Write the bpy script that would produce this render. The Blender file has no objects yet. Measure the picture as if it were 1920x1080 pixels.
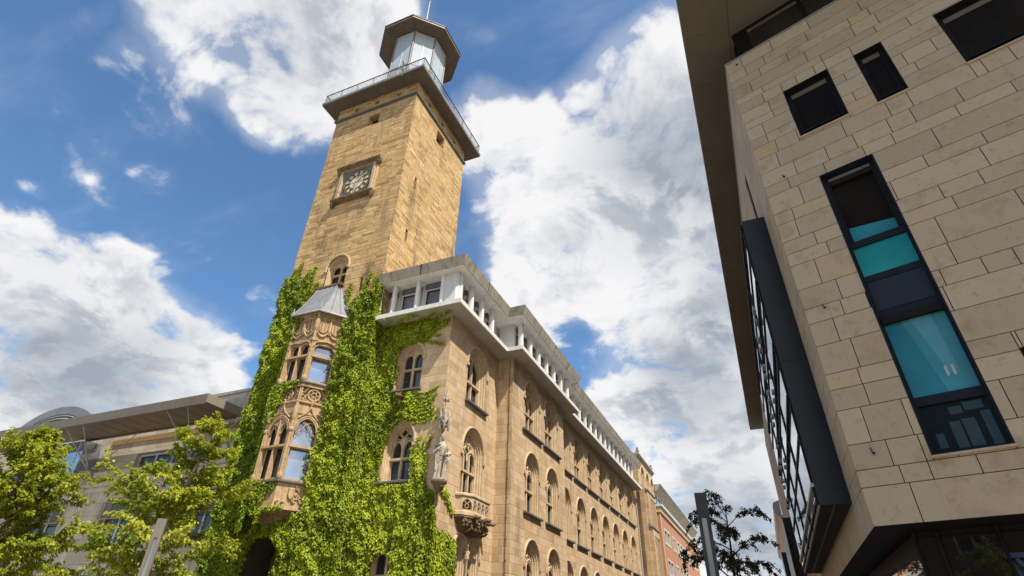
import bpy, bmesh, math, random
import numpy as np
from mathutils import Vector, Matrix
from mathutils.geometry import tessellate_polygon

random.seed(7)
PI = math.pi
scene = bpy.context.scene
COL = scene.collection
Z = Vector((0, 0, 1))


def V(*a):
    return Vector(a)


# ---------------------------------------------------------------- mesh builder
class Frame:
    """A wall frame: s runs along the wall, z is up, d stands out of the wall."""
    def __init__(self, o, u, n):
        self.o, self.u, self.n = Vector(o), Vector(u).normalized(), Vector(n).normalized()

    def __call__(self, s, z, d=0.0):
        return self.o + self.u * s + self.n * d + Z * z


class MB:
    def __init__(self):
        self.v, self.f, self.sm = [], [], []

    def add(self, pts, faces, smooth=False):
        b = len(self.v)
        self.v += [tuple(p) for p in pts]
        for f in faces:
            self.f.append([b + i for i in f])
            self.sm.append(smooth)
        return self

    def poly(self, pts):
        return self.add(pts, [list(range(len(pts)))])

    def box(self, x0, x1, y0, y1, z0, z1):
        p = [(x0, y0, z0), (x1, y0, z0), (x1, y1, z0), (x0, y1, z0), (x0, y0, z1), (x1, y0, z1), (x1, y1, z1), (x0, y1, z1)]
        return self.add(p, [(3, 2, 1, 0), (4, 5, 6, 7), (0, 1, 5, 4), (1, 2, 6, 5), (2, 3, 7, 6), (3, 0, 4, 7)])

    def fbox(self, fr, s0, s1, z0, z1, d0, d1):
        p = [fr(s, z, d) for z in (z0, z1) for s, d in ((s0, d0), (s1, d0), (s1, d1), (s0, d1))]
        return self.add(p, [(3, 2, 1, 0), (4, 5, 6, 7), (0, 1, 5, 4), (1, 2, 6, 5), (2, 3, 7, 6), (3, 0, 4, 7)])

    def strip(self, loops, closed=False, smooth=False):
        n = len(loops[0])
        pts = [p for l in loops for p in l]
        fs = []
        for i in range(len(loops) - 1):
            for j in range(n if closed else n - 1):
                k = (j + 1) % n
                fs.append((i * n + j, i * n + k, (i + 1) * n + k, (i + 1) * n + j))
        return self.add(pts, fs, smooth)

    def plate(self, fr, outer, holes, d, back=None):
        """flat plate with holes; with back the holes and the rim get reveals"""
        polys = [[V(s, z, 0) for s, z in outer]] + [[V(s, z, 0) for s, z in h] for h in holes]
        tris = tessellate_polygon(polys)
        flat = [p for pl in polys for p in pl]
        self.add([fr(p.x, p.y, d) for p in flat], [tuple(t) for t in tris])
        if back is not None:
            for pl in polys:
                a = [fr(p.x, p.y, d) for p in pl]
                b = [fr(p.x, p.y, back) for p in pl]
                self.strip([a, b], closed=True)
        return self

    def prism(self, loop_a, loop_b):
        n = len(loop_a)
        self.strip([loop_a, loop_b], closed=True)
        self.poly(list(loop_a)[::-1])
        self.poly(loop_b)
        return self

    def tube(self, path, r, n=6, closed=False, smooth=True, cap=True):
        path = [Vector(p) for p in path]
        m = len(path)
        rs = r if isinstance(r, (list, tuple)) else [r] * m
        loops = []
        prev = None
        for i, p in enumerate(path):
            if closed:
                t = path[(i + 1) % m] - path[i - 1]
            else:
                t = path[min(i + 1, m - 1)] - path[max(i - 1, 0)]
            if t.length < 1e-9:
                t = V(0, 0, 1)
            t.normalize()
            if prev is None:
                a = t.orthogonal().normalized()
            else:
                a = prev - t * prev.dot(t)
                a = a.normalized() if a.length > 1e-6 else t.orthogonal().normalized()
            prev = a
            b = t.cross(a)
            loops.append([p + (a * math.cos(2 * PI * k / n) + b * math.sin(2 * PI * k / n)) * rs[i] for k in range(n)])
        if closed:
            loops.append(loops[0])
        self.strip(loops, closed=True, smooth=smooth)
        if cap and not closed:
            self.poly(loops[0][::-1])
            self.poly(loops[-1])
        return self

    def lathe(self, prof, c=(0, 0), n=12, a0=0.0, a1=2 * PI, smooth=True, sx=1.0, sy=1.0):
        full = abs(a1 - a0 - 2 * PI) < 1e-6
        k = n if full else n + 1
        loops = [[V(c[0] + r * sx * math.cos(a0 + (a1 - a0) * j / n), c[1] + r * sy * math.sin(a0 + (a1 - a0) * j / n), z) for j in range(k)] for r, z in prof]
        self.strip(loops, closed=full, smooth=smooth)
        return self

    def build(self, name, mat, parent=None, bevel=0.0, recalc=True, loc=None):
        me = bpy.data.meshes.new(name)
        me.from_pydata(self.v, [], self.f)
        if recalc:
            bm = bmesh.new()
            bm.from_mesh(me)
            bmesh.ops.remove_doubles(bm, verts=bm.verts, dist=1e-5) if bevel else None
            bmesh.ops.recalc_face_normals(bm, faces=bm.faces)
            if bevel:
                es = [e for e in bm.edges if len(e.link_faces) == 2 and e.calc_face_angle(0) > 0.5]
                bmesh.ops.bevel(bm, geom=es, offset=bevel, segments=1, affect='EDGES', clamp_overlap=True)
            bm.to_mesh(me)
            bm.free()
            if not bevel:
                me.polygons.foreach_set('use_smooth', self.sm)
        else:
            me.polygons.foreach_set('use_smooth', self.sm)
        uv_metres(me)
        return link(name, me, mat, parent, loc)


def uv_metres(me):
    n, L = len(me.polygons), len(me.loops)
    if not n:
        return
    nor = np.empty(n * 3); me.polygons.foreach_get('normal', nor); nor = nor.reshape(-1, 3)
    tot = np.empty(n, int); me.polygons.foreach_get('loop_total', tot)
    vi = np.empty(L, int); me.loops.foreach_get('vertex_index', vi)
    co = np.empty(len(me.vertices) * 3); me.vertices.foreach_get('co', co); co = co.reshape(-1, 3)
    N = np.repeat(nor, tot, axis=0); P = co[vi]
    h = np.hypot(N[:, 0], N[:, 1])
    flat = h < 0.5
    hh = np.maximum(h, 1e-6)
    tx, ty = -N[:, 1] / hh, N[:, 0] / hh
    u = P[:, 0] * tx + P[:, 1] * ty
    v = P[:, 2].copy()
    u[flat] = P[flat, 0]; v[flat] = P[flat, 1]
    lay = me.uv_layers.new(name='UVMap')
    lay.data.foreach_set('uv', np.stack([u, v], 1).ravel().astype(np.float32))


def link(name, me, mat, parent=None, loc=None):
    me.name = name
    if mat is not None and not me.materials:
        me.materials.append(mat)
    o = bpy.data.objects.new(name, me)
    COL.objects.link(o)
    if loc is not None:
        o.location = loc
    if parent is not None:
        o.parent = parent
        o.matrix_parent_inverse = Matrix.Translation(-world_loc(parent))
    return o


def world_loc(o):
    p = Vector(o.location)
    if o.parent:
        p = p + world_loc(o.parent) + o.matrix_parent_inverse.translation
    return p


def tag(o, label, cat, group=None):
    o['label'] = label
    o['category'] = cat
    if group:
        o['group'] = group
    return o


def thing(name, label, cat, loc, group=None):
    o = bpy.data.objects.new(name, None)
    o.empty_display_size = 0.3
    COL.objects.link(o)
    o.location = loc
    return tag(o, label, cat, group)


def again(src, parent, offset):
    """copy a part (and its sub-parts) of a thing, moved by offset"""
    c = src.copy()
    COL.objects.link(c)
    c.parent = parent
    c.matrix_parent_inverse = src.matrix_parent_inverse.copy()
    c.location = Vector(src.location) + Vector(offset)
    for ch in list(src.children):
        d = ch.copy()
        COL.objects.link(d)
        d.parent = c
        d.matrix_parent_inverse = ch.matrix_parent_inverse.copy()
    return c


# ---------------------------------------------------------------- materials
class NT:
    def __init__(self, name):
        self.m = bpy.data.materials.new(name)
        self.m.use_nodes = True
        self.t = self.m.node_tree
        self.t.nodes.clear()
        self.out = self.n('ShaderNodeOutputMaterial')

    def n(self, typ, **kw):
        nd = self.t.nodes.new(typ)
        for k, v in kw.items():
            setattr(nd, k, v)
        return nd

    def l(self, a, b):
        self.t.links.new(a, b)

    def sock(self, x, inp):
        if isinstance(x, (int, float)):
            inp.default_value = x
        elif isinstance(x, tuple):
            inp.default_value = x if len(x) == len(inp.default_value) else x + (1,)
        else:
            self.l(x, inp)

    def math(self, op, a, b=None, c=None, clamp=False):
        nd = self.n('ShaderNodeMath', operation=op, use_clamp=clamp)
        for i, x in enumerate((a, b, c)):
            if x is not None:
                self.sock(x, nd.inputs[i])
        return nd.outputs[0]

    def mix(self, f, a, b, mode='MIX'):
        nd = self.n('ShaderNodeMix', data_type='RGBA', blend_type=mode)
        self.sock(f, nd.inputs[0]); self.sock(a, nd.inputs[6]); self.sock(b, nd.inputs[7])
        return nd.outputs[2]

    def ramp(self, f, stops, interp='LINEAR'):
        nd = self.n('ShaderNodeValToRGB')
        nd.color_ramp.interpolation = interp
        el = nd.color_ramp.elements
        while len(el) < len(stops):
            el.new(0.5)
        for e, (p, c) in zip(el, stops):
            e.position = p
            e.color = c if len(c) == 4 else tuple(c) + (1,)
        self.l(f, nd.inputs[0])
        return nd.outputs[0]

    def mapr(self, f, a, b, c=0.0, d=1.0, smooth=True):
        nd = self.n('ShaderNodeMapRange', interpolation_type='SMOOTHSTEP' if smooth else 'LINEAR')
        self.sock(f, nd.inputs[0])
        for i, x in enumerate((a, b, c, d)):
            nd.inputs[i + 1].default_value = x
        return nd.outputs[0]

    def noise(self, vec, scale, detail=4.0, rough=0.55, dist=0.0, dims='3D'):
        nd = self.n('ShaderNodeTexNoise', noise_dimensions=dims)
        if vec is not None:
            self.l(vec, nd.inputs['Vector'])
        nd.inputs['Scale'].default_value = scale
        nd.inputs['Detail'].default_value = detail
        nd.inputs['Roughness'].default_value = rough
        nd.inputs['Distortion'].default_value = dist
        return nd.outputs[0]

    def scale(self, vec, s):
        nd = self.n('ShaderNodeMapping')
        self.l(vec, nd.inputs[0])
        nd.inputs['Scale'].default_value = s
        return nd.outputs[0]

    def pos(self):
        return self.n('ShaderNodeNewGeometry').outputs['Position']

    def bsdf(self, color, rough=0.7, metal=0.0, spec=0.5, bump=None, bstr=0.3, bdist=0.02):
        b = self.n('ShaderNodeBsdfPrincipled')
        self.sock(color, b.inputs['Base Color']); self.sock(rough, b.inputs['Roughness'])
        self.sock(metal, b.inputs['Metallic']); b.inputs['Specular IOR Level'].default_value = spec
        if bump is not None:
            bn = self.n('ShaderNodeBump')
            bn.inputs['Strength'].default_value = bstr
            bn.inputs['Distance'].default_value = bdist
            self.l(bump, bn.inputs['Height'])
            self.l(bn.outputs[0], b.inputs['Normal'])
        self.l(b.outputs[0], self.out.inputs[0])
        return b


def stone_blocks(name, stops, h, w, mortar=0.012, mcol=(0.16, 0.11, 0.065), mstr=0.6, stain=0.5, stain_col=(0.10, 0.075, 0.05), warp=0.35):
    """coursed ashlar: rows of uneven height, blocks of uneven length, a tone for each block, joints, rain stains"""
    t = NT(name)
    uv = t.n('ShaderNodeUVMap').outputs[0]
    sp = t.n('ShaderNodeSeparateXYZ'); t.l(uv, sp.inputs[0])
    u, v = sp.outputs[0], sp.outputs[1]
    n1 = t.n('ShaderNodeTexNoise', noise_dimensions='1D'); t.l(v, n1.inputs['W']); n1.inputs['Scale'].default_value = 0.55 / h * 0.5; n1.inputs['Detail'].default_value = 0
    v2 = t.math('ADD', v, t.math('MULTIPLY', t.math('SUBTRACT', n1.outputs[0], 0.5), h * warp * 4))
    vr = t.math('DIVIDE', v2, h)
    row = t.math('FLOOR', vr); fv = t.math('FRACT', vr)
    wn = t.n('ShaderNodeTexWhiteNoise', noise_dimensions='1D'); t.l(row, wn.inputs['W'])
    wn2 = t.n('ShaderNodeTexWhiteNoise', noise_dimensions='1D'); t.l(t.math('ADD', row, 37.3), wn2.inputs['W'])
    wrow = t.math('MULTIPLY_ADD', wn2.outputs[0], w * 0.8, w * 0.6)
    un = t.n('ShaderNodeTexNoise', noise_dimensions='2D'); 
    cb = t.n('ShaderNodeCombineXYZ'); t.l(t.math('MULTIPLY', u, 0.6 / w), cb.inputs[0]); t.l(t.math('MULTIPLY', row, 3.7), cb.inputs[1])
    t.l(cb.outputs[0], un.inputs['Vector']); un.inputs['Scale'].default_value = 1; un.inputs['Detail'].default_value = 0
    ur = t.math('ADD', t.math('DIVIDE', t.math('ADD', u, t.math('MULTIPLY', un.outputs[0], w * 1.2)), wrow), t.math('MULTIPLY', wn.outputs[0], 9.0))
    col = t.math('FLOOR', ur); fu = t.math('FRACT', ur)
    c2 = t.n('ShaderNodeCombineXYZ'); t.l(col, c2.inputs[0]); t.l(row, c2.inputs[1])
    wb = t.n('ShaderNodeTexWhiteNoise', noise_dimensions='2D'); t.l(c2.outputs[0], wb.inputs['Vector'])
    du = t.math('MULTIPLY', t.math('MINIMUM', fu, t.math('SUBTRACT', 1.0, fu)), wrow)
    dv = t.math('MULTIPLY', t.math('MINIMUM', fv, t.math('SUBTRACT', 1.0, fv)), h)
    dm = t.math('MINIMUM', du, dv)
    mask = t.mapr(dm, mortar * 0.3, mortar * 1.3)        # 0 in the joint
    base = t.ramp(wb.outputs[0], stops)
    p = t.pos()
    nA = t.noise(p, 2.2, 6, 0.65)
    base = t.mix(t.math('MULTIPLY', t.mapr(nA, 0.35, 0.75), 0.45), base, t.mix(1.0, base, (0.72, 0.66, 0.58, 1), 'MULTIPLY'))
    grain = t.noise(p, 28, 4, 0.7)
    base = t.mix(0.5, base, t.ramp(grain, [(0.3, (0.62, 0.6, 0.58)), (0.7, (1.2, 1.2, 1.2))]), 'MULTIPLY')
    st = t.noise(t.scale(p, (1.1, 1.1, 0.16)), 1.0, 6, 0.65)
    st2 = t.noise(p, 0.22, 3, 0.6)
    base = t.mix(t.math('MULTIPLY', t.math('MULTIPLY', t.mapr(st, 0.46, 0.74), t.mapr(st2, 0.32, 0.66)), stain), base, stain_col + (1,))
    base = t.mix(t.math('MULTIPLY', t.math('SUBTRACT', 1.0, mask), mstr), base, mcol + (1,))
    hgt = t.math('ADD', t.math('MULTIPLY', mask, 1.0), t.math('ADD', t.math('MULTIPLY', grain, 0.25), t.math('MULTIPLY', wb.outputs[0], 0.25)))
    t.bsdf(base, 0.88, spec=0.2, bump=hgt, bstr=0.6, bdist=0.02)
    return t.m


def plain(name, a, b, scale=3.0, rough=0.7, metal=0.0, spec=0.4, bstr=0.15, bdist=0.01, streak=0.0, streak_col=(0.05, 0.045, 0.04)):
    """one material with cloudy variation and optional rain streaks"""
    t = NT(name)
    p = t.pos()
    n = t.noise(p, scale, 6, 0.62)
    c = t.ramp(n, [(0.3, a), (0.7, b)])
    if streak:
        s = t.noise(t.scale(p, (5.0, 5.0, 0.35)), 1.0, 5, 0.6)
        c = t.mix(t.math('MULTIPLY', t.mapr(s, 0.45, 0.75), streak), c, streak_col + (1,))
    g = t.noise(p, scale * 12, 3, 0.6)
    t.bsdf(c, rough, metal, spec, bump=g, bstr=bstr, bdist=bdist)
    return t.m


def glass(name, tint, rough=0.02, metal=0.0, spec=0.6, blind=None, wavy=0.0):
    t = NT(name)
    p = t.pos()
    n = t.noise(p, 0.8, 2, 0.5)
    c = t.ramp(n, [(0.35, tuple(x * 0.7 for x in tint)), (0.65, tint)])
    t.bsdf(c, rough, metal, spec, bump=t.noise(p, 1.3, 1, 0.4), bstr=wavy, bdist=0.02)
    return t.m


def leaf_mat(name, stops, trans=0.35, tcol=(0.25, 0.32, 0.03), rough=0.5):
    t = NT(name)
    a = t.n('ShaderNodeAttribute', attribute_name='rnd').outputs['Fac']
    c = t.ramp(a, stops)
    b = t.n('ShaderNodeBsdfPrincipled')
    t.l(c, b.inputs['Base Color']); b.inputs['Roughness'].default_value = rough
    b.inputs['Specular IOR Level'].default_value = 0.35
    tr = t.n('ShaderNodeBsdfTranslucent')
    t.l(t.mix(0.6, c, tcol + (1,)), tr.inputs[0])
    mx = t.n('ShaderNodeMixShader'); mx.inputs[0].default_value = trans
    t.l(b.outputs[0], mx.inputs[1]); t.l(tr.outputs[0], mx.inputs[2])
    t.l(mx.outputs[0], t.out.inputs[0])
    return t.m


M = {}
M['tower_stone'] = stone_blocks('tower_sandstone', [(0.0, (0.38, 0.228, 0.092)), (0.15, (0.51, 0.335, 0.15)), (0.5, (0.60, 0.405, 0.19)), (0.9, (0.66, 0.465, 0.235)), (0.985, (0.70, 0.52, 0.285))],
                                0.215, 0.66, mortar=0.022, mcol=(0.22, 0.14, 0.068), mstr=0.6, stain=0.95)
M['wing_stone'] = stone_blocks('wing_sandstone', [(0.0, (0.49, 0.35, 0.205)), (0.25, (0.59, 0.435, 0.27)), (0.8, (0.67, 0.505, 0.33)), (0.95, (0.62, 0.43, 0.235))],
                               0.40, 0.85, mortar=0.016, mcol=(0.34, 0.24, 0.145), mstr=0.5, stain=0.6)
M['trim_stone'] = plain('carved_sandstone', (0.48, 0.35, 0.215), (0.64, 0.49, 0.32), 2.5, 0.85, spec=0.2, bstr=0.35, streak=0.35, streak_col=(0.10, 0.075, 0.05))
M['dark_trim'] = plain('weathered_dark_sandstone', (0.10, 0.07, 0.042), (0.27, 0.18, 0.095), 3.0, 0.9, spec=0.2, bstr=0.4, streak=0.4)
M['oriel_stone'] = plain('oriel_sandstone', (0.36, 0.245, 0.135), (0.56, 0.40, 0.235), 5.0, 0.85, spec=0.2, bstr=0.5, streak=0.55, streak_col=(0.12, 0.08, 0.045))
M['statue_stone'] = plain('pale_limestone', (0.26, 0.22, 0.17), (0.62, 0.54, 0.43), 5.0, 0.85, spec=0.2, bstr=0.3, streak=0.5, streak_col=(0.06, 0.05, 0.04))
M['sill_slate'] = plain('grey_sill', (0.10, 0.09, 0.085), (0.20, 0.18, 0.165), 4, 0.7)
M['concrete'] = plain('exposed_concrete', (0.38, 0.335, 0.265), (0.50, 0.445, 0.36), 1.2, 0.85, spec=0.2, bstr=0.2, streak=0.6, streak_col=(0.10, 0.08, 0.055))
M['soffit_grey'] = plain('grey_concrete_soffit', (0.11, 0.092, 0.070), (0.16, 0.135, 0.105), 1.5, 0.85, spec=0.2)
M['slab_white'] = plain('white_painted_concrete', (0.66, 0.645, 0.615), (0.78, 0.765, 0.735), 1.6, 0.7, streak=0.4, streak_col=(0.36, 0.33, 0.28))
M['panel_white'] = plain('white_panel', (0.58, 0.575, 0.56), (0.68, 0.675, 0.66), 1.2, 0.55, streak=0.35, streak_col=(0.38, 0.36, 0.33))
M['frame_dark'] = plain('dark_window_frame', (0.022, 0.018, 0.015), (0.04, 0.034, 0.03), 8, 0.5)
M['frame_grey'] = plain('grey_window_frame', (0.30, 0.29, 0.27), (0.42, 0.41, 0.39), 5, 0.5)
M['iron'] = plain('dark_iron', (0.015, 0.014, 0.013), (0.035, 0.03, 0.027), 6, 0.55)
M['zinc'] = plain('zinc_sheet', (0.17, 0.18, 0.19), (0.25, 0.26, 0.27), 1.5, 0.6, metal=0.0, streak=0.35, streak_col=(0.20, 0.21, 0.21))
M['pipe'] = plain('zinc_downpipe', (0.36, 0.37, 0.38), (0.5, 0.51, 0.52), 5, 0.45, metal=0.2)
M['pane'] = glass('old_window_pane', (0.045, 0.052, 0.065), 0.03, metal=0.0, spec=0.65, wavy=0.04)
M['pane_mirror'] = glass('reflecting_window_pane', (0.50, 0.58, 0.72), 0.02, metal=0.75, wavy=0.05)
M['pane_dark'] = glass('dark_window_pane', (0.012, 0.012, 0.014), 0.03, spec=0.5, wavy=0.02)
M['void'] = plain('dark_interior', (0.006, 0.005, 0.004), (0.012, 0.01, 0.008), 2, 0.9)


# ---------------------------------------------------------------- camera, sun, sky
cam_d = bpy.data.cameras.new('camera')
cam = bpy.data.objects.new('camera', cam_d)
COL.objects.link(cam)
scene.camera = cam
R_ = Vector((0.920097, 0.391107, 0.021357)); U_ = Vector((0.198453, -0.512491, 0.835445)); F_ = Vector((-0.337694, 0.764453, 0.549158))
cam.matrix_world = Matrix(((R_.x, U_.x, -F_.x, 0), (R_.y, U_.y, -F_.y, 0), (R_.z, U_.z, -F_.z, 1.6), (0, 0, 0, 1)))
cam_d.sensor_width = 36
cam_d.lens = 18.937
cam_d.clip_start = 0.05
cam_d.clip_end = 4000

SUN = Vector((1.0, -0.47, 1.55)).normalized()
sun_d = bpy.data.lights.new('sun', 'SUN')
sun_d.energy = 5.0
sun_d.angle = math.radians(0.5)
sun_d.color = (1.22, 1.12, 0.97)
sun = bpy.data.objects.new('sun', sun_d)
COL.objects.link(sun)
sun.rotation_euler = SUN.to_track_quat('Z', 'Y').to_euler()
sun.location = (20, -20, 60)

CLOUD_PUFFS = [ (-0.593, 0.224, 0.774, 0.092, 1.0), (-0.538, 0.289, 0.792, 0.145, 1.0), (-0.463, 0.342, 0.818, 0.112, 1.0), (-0.521, 0.378, 0.765, 0.079, 0.9), (-0.59, 0.372, 0.717, 0.053, 0.8), (-0.606, 0.391, 0.693, 0.029, 0.6), (-0.627, 0.216, 0.749, 0.056, 0.6), (-0.409, 0.362, 0.838, 0.049, 0.7), (-0.595, 0.31, 0.742, 0.062, 0.6), (-0.289, 0.451, 0.844, 0.038, 0.42), (-0.253, 0.468, 0.847, 0.021, 0.38), (-0.293, 0.514, 0.806, 0.02, 0.35), (-0.71, 0.127, 0.692, 0.017, 0.5), (-0.716, 0.161, 0.68, 0.029, 0.3), (-0.71, 0.184, 0.679, 0.02, 0.34), (-0.826, 0.245, 0.508, 0.014, 0.42), (-0.791, 0.28, 0.544, 0.014, 0.3), (-0.748, 0.31, 0.587, 0.015, 0.36), (-0.741, 0.339, 0.58, 0.015, 0.36), (-0.708, 0.545, 0.449, 0.051, 0.35), (-0.341, 0.693, 0.635, 0.044, 0.38), (-0.87, 0.268, 0.414, 0.05, 0.8), (-0.854, 0.335, 0.399, 0.053, 0.8), (-0.85, 0.383, 0.363, 0.086, 1.0), (-0.881, 0.338, 0.33, 0.108, 1.0), (-0.826, 0.43, 0.364, 0.087, 1.0), (-0.796, 0.497, 0.345, 0.076, 0.9), (-0.85, 0.441, 0.287, 0.09, 1.0), (-0.765, 0.533, 0.36, 0.04, 0.7), (-0.874, 0.401, 0.275, 0.098, 1.0), (-0.75, 0.576, 0.325, 0.032, 0.4), (-0.815, 0.427, 0.392, 0.037, 0.4), (-0.296, 0.62, 0.727, 0.085, 1.0), (-0.223, 0.657, 0.721, 0.095, 1.0), (-0.115, 0.635, 0.764, 0.1, 1.0), (-0.026, 0.604, 0.796, 0.086, 1.0), (0.04, 0.566, 0.823, 0.049, 0.9), (-0.025, 0.707, 0.706, 0.152, 1.1), (0.033, 0.809, 0.587, 0.15, 1.1), (-0.127, 0.729, 0.673, 0.113, 1.0), (-0.282, 0.757, 0.59, 0.098, 0.9), (-0.2, 0.79, 0.579, 0.107, 1.0), (-0.075, 0.803, 0.591, 0.121, 1.0), (-0.301, 0.568, 0.766, 0.056, 0.8), (-0.296, 0.793, 0.533, 0.059, 0.8), (-0.015, 0.888, 0.46, 0.116, 1.0), (-0.149, 0.89, 0.432, 0.066, 0.8), (-0.107, 0.924, 0.368, 0.1, 1.0), (-0.194, 0.921, 0.339, 0.055, 0.9), (-0.027, 0.945, 0.327, 0.103, 1.0), (0.072, 0.901, 0.429, 0.101, 1.0), (-0.334, 0.754, 0.566, 0.049, 0.7), (-0.047, 0.972, 0.23, 0.083, 1.0), (-0.1, 0.971, 0.216, 0.067, 1.0), (-0.001, 0.984, 0.18, 0.086, 1.0), (-0.046, 0.992, 0.114, 0.092, 1.0), (-0.146, 0.957, 0.251, 0.035, 0.7), (0.052, 0.988, 0.147, 0.089, 1.0), (-0.254, 0.835, 0.488, 0.027, -0.3), (-0.222, 0.858, 0.463, 0.029, -0.34), (-0.185, 0.881, 0.436, 0.021, -0.3), (-0.065, 0.841, 0.537, 0.026, -0.9), (-0.276, 0.713, 0.644, 0.044, -0.25), (-0.104, 0.952, 0.289, 0.033, -0.5), (-0.175, 0.941, 0.291, 0.027, -0.5), (-0.218, 0.618, 0.755, 0.028, -0.4), (-0.164, 0.553, 0.817, 0.062, -0.5), (-0.873, 0.27, 0.407, 0.015, -0.3) ]
CLOUD_SHADE = [ (-0.03, 0.726, 0.687, 0.117, 1.0), (0.021, 0.79, 0.612, 0.107, 0.8), (-0.028, 0.915, 0.403, 0.097, 0.8), (-0.123, 0.918, 0.378, 0.055, 0.5), (-0.023, 0.988, 0.151, 0.077, 0.8), (-0.1, 0.981, 0.169, 0.049, 0.5), (-0.517, 0.311, 0.797, 0.086, 0.35), (-0.878, 0.355, 0.32, 0.096, 0.6), (-0.844, 0.451, 0.29, 0.084, 0.5), (-0.194, 0.774, 0.603, 0.058, 0.35), (0.038, 0.865, 0.5, 0.053, 0.6) ]


def make_world():
    w = bpy.data.worlds.new('World')
    scene.world = w
    w.use_nodes = True
    w.cycles.sampling_method = 'MANUAL'
    w.cycles.sample_map_resolution = 256
    w.node_tree.nodes.clear()
    t = NT.__new__(NT)
    t.t = w.node_tree
    out = t.n('ShaderNodeOutputWorld')
    sky = t.n('ShaderNodeTexSky', sky_type='NISHITA')
    sky.sun_disc = False
    sky.sun_elevation = math.asin(SUN.z)
    sky.sun_rotation = math.atan2(SUN.x, SUN.y)
    sky.air_density = 1.15
    sky.dust_density = 0.5
    sky.ozone_density = 2.0
    bs = t.n('ShaderNodeMix', data_type='RGBA', blend_type='MULTIPLY')
    bs.inputs[0].default_value = 1.0
    bs.inputs[7].default_value = SKY_TINT
    t.l(sky.outputs[0], bs.inputs[6])
    bg = t.n('ShaderNodeBackground')
    bg.inputs[1].default_value = 0.125
    t.l(bs.outputs[2], bg.inputs[0])
    co = t.n('ShaderNodeTexCoord').outputs['Generated']
    nrm = t.n('ShaderNodeVectorMath', operation='NORMALIZE'); t.l(co, nrm.inputs[0])
    d = nrm.outputs[0]
    # the layer of cloud lies on a plane overhead: perspective flattens it towards the horizon
    sp = t.n('ShaderNodeSeparateXYZ'); t.l(d, sp.inputs[0])
    inv = t.math('DIVIDE', 1.0, t.math('MAXIMUM', t.math('ADD', sp.outputs[2], 0.40), 0.05))
    pl = t.n('ShaderNodeVectorMath', operation='SCALE'); t.l(d, pl.inputs[0]); t.l(inv, pl.inputs['Scale'])
    q = pl.outputs[0]
    wz = t.n('ShaderNodeTexNoise'); t.l(q, wz.inputs['Vector']); wz.inputs['Scale'].default_value = 4.0; wz.inputs['Detail'].default_value = 4
    ws = t.n('ShaderNodeVectorMath', operation='SUBTRACT'); t.l(wz.outputs['Color'], ws.inputs[0]); ws.inputs[1].default_value = (0.5, 0.5, 0.5)
    wm = t.n('ShaderNodeVectorMath', operation='SCALE'); t.l(ws.outputs[0], wm.inputs[0]); wm.inputs['Scale'].default_value = 0.10
    wd = t.n('ShaderNodeVectorMath', operation='ADD'); t.l(d, wd.inputs[0]); t.l(wm.outputs[0], wd.inputs[1])

    def field(puffs):
        total = None
        for x, y, z, r, wt in puffs:
            ds = t.n('ShaderNodeVectorMath', operation='DISTANCE'); t.l(wd.outputs[0], ds.inputs[0]); ds.inputs[1].default_value = (x, y, z)
            g = t.mapr(ds.outputs['Value'], r * 0.1, r * 1.75, wt, 0.0, smooth=False)
            total = g if total is None else t.math('ADD', total, g)
        return total
    cover = t.math('MINIMUM', field(CLOUD_PUFFS), 1.15)
    # unseen clouds outside the view, cover widened to whiten the ambient light
    far = t.mapr(t.noise(q, 0.9, 3, 0.5), 0.40, 0.55)
    fwd = t.n('ShaderNodeVectorMath', operation='DOT_PRODUCT'); t.l(d, fwd.inputs[0]); fwd.inputs[1].default_value = tuple(F_)
    behind = t.mapr(fwd.outputs['Value'], 0.60, 0.45)
    cover = t.math('ADD', cover, t.math('MULTIPLY', t.math('MULTIPLY', far, behind), 1.1))
    f0 = t.noise(q, 6.2, 10, 0.60, 0.3)
    f2 = t.noise(q, 10.5, 3, 0.5)
    bil = t.math('SUBTRACT', t.math('MULTIPLY', t.math('ABSOLUTE', t.math('SUBTRACT', f2, 0.5)), 2.0), 0.16)
    n = t.math('ADD', t.math('MULTIPLY', t.math('SUBTRACT', f0, 0.47), 3.6), t.math('MULTIPLY', bil, 0.9))
    n = t.math('MULTIPLY', n, t.mapr(cover, 0.0, 0.30, 0.62, 1.0))
    dens = t.math('ADD', cover, n)
    alpha = t.mapr(dens, 0.36, 1.05)
    veil = t.math('MULTIPLY', t.mapr(t.math('ADD', cover, t.math('MULTIPLY', t.math('SUBTRACT', f0, 0.5), 1.6)), 0.10, 0.9), 0.30)
    streak = t.mapr(t.noise(t.scale(q, (1.0, 2.6, 1.0)), 2.2, 5, 0.62), 0.50, 0.85)
    alpha = t.math('MAXIMUM', alpha, t.math('MAXIMUM', veil, t.math('MULTIPLY', streak, 0.20)))
    ofs = t.n('ShaderNodeVectorMath', operation='ADD'); t.l(q, ofs.inputs[0]); ofs.inputs[1].default_value = tuple(SUN * 0.05)
    f1 = t.noise(ofs.outputs[0], 6.2, 5, 0.60, 0.3)
    relief = t.mapr(t.math('SUBTRACT', f1, f0), -0.06, 0.12)
    thick = t.mapr(dens, 0.55, 1.6)
    low = t.noise(q, 1.9, 3, 0.5)
    grey = t.math('MULTIPLY', t.math('MINIMUM', field(CLOUD_SHADE), 1.0), t.mapr(t.math('ADD', low, t.math('MULTIPLY', f0, 0.6)), 0.66, 1.0, 1.15, 0.35))
    shade = t.math('ADD', t.math('MULTIPLY', grey, 0.95), t.math('MULTIPLY', t.math('MULTIPLY', relief, thick), 0.50), clamp=True)
    col = t.ramp(shade, [(0.0, (0.93, 0.93, 0.94)), (0.3, (0.76, 0.77, 0.80)), (0.65, (0.52, 0.56, 0.62)), (1.0, (0.36, 0.41, 0.48))])
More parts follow.
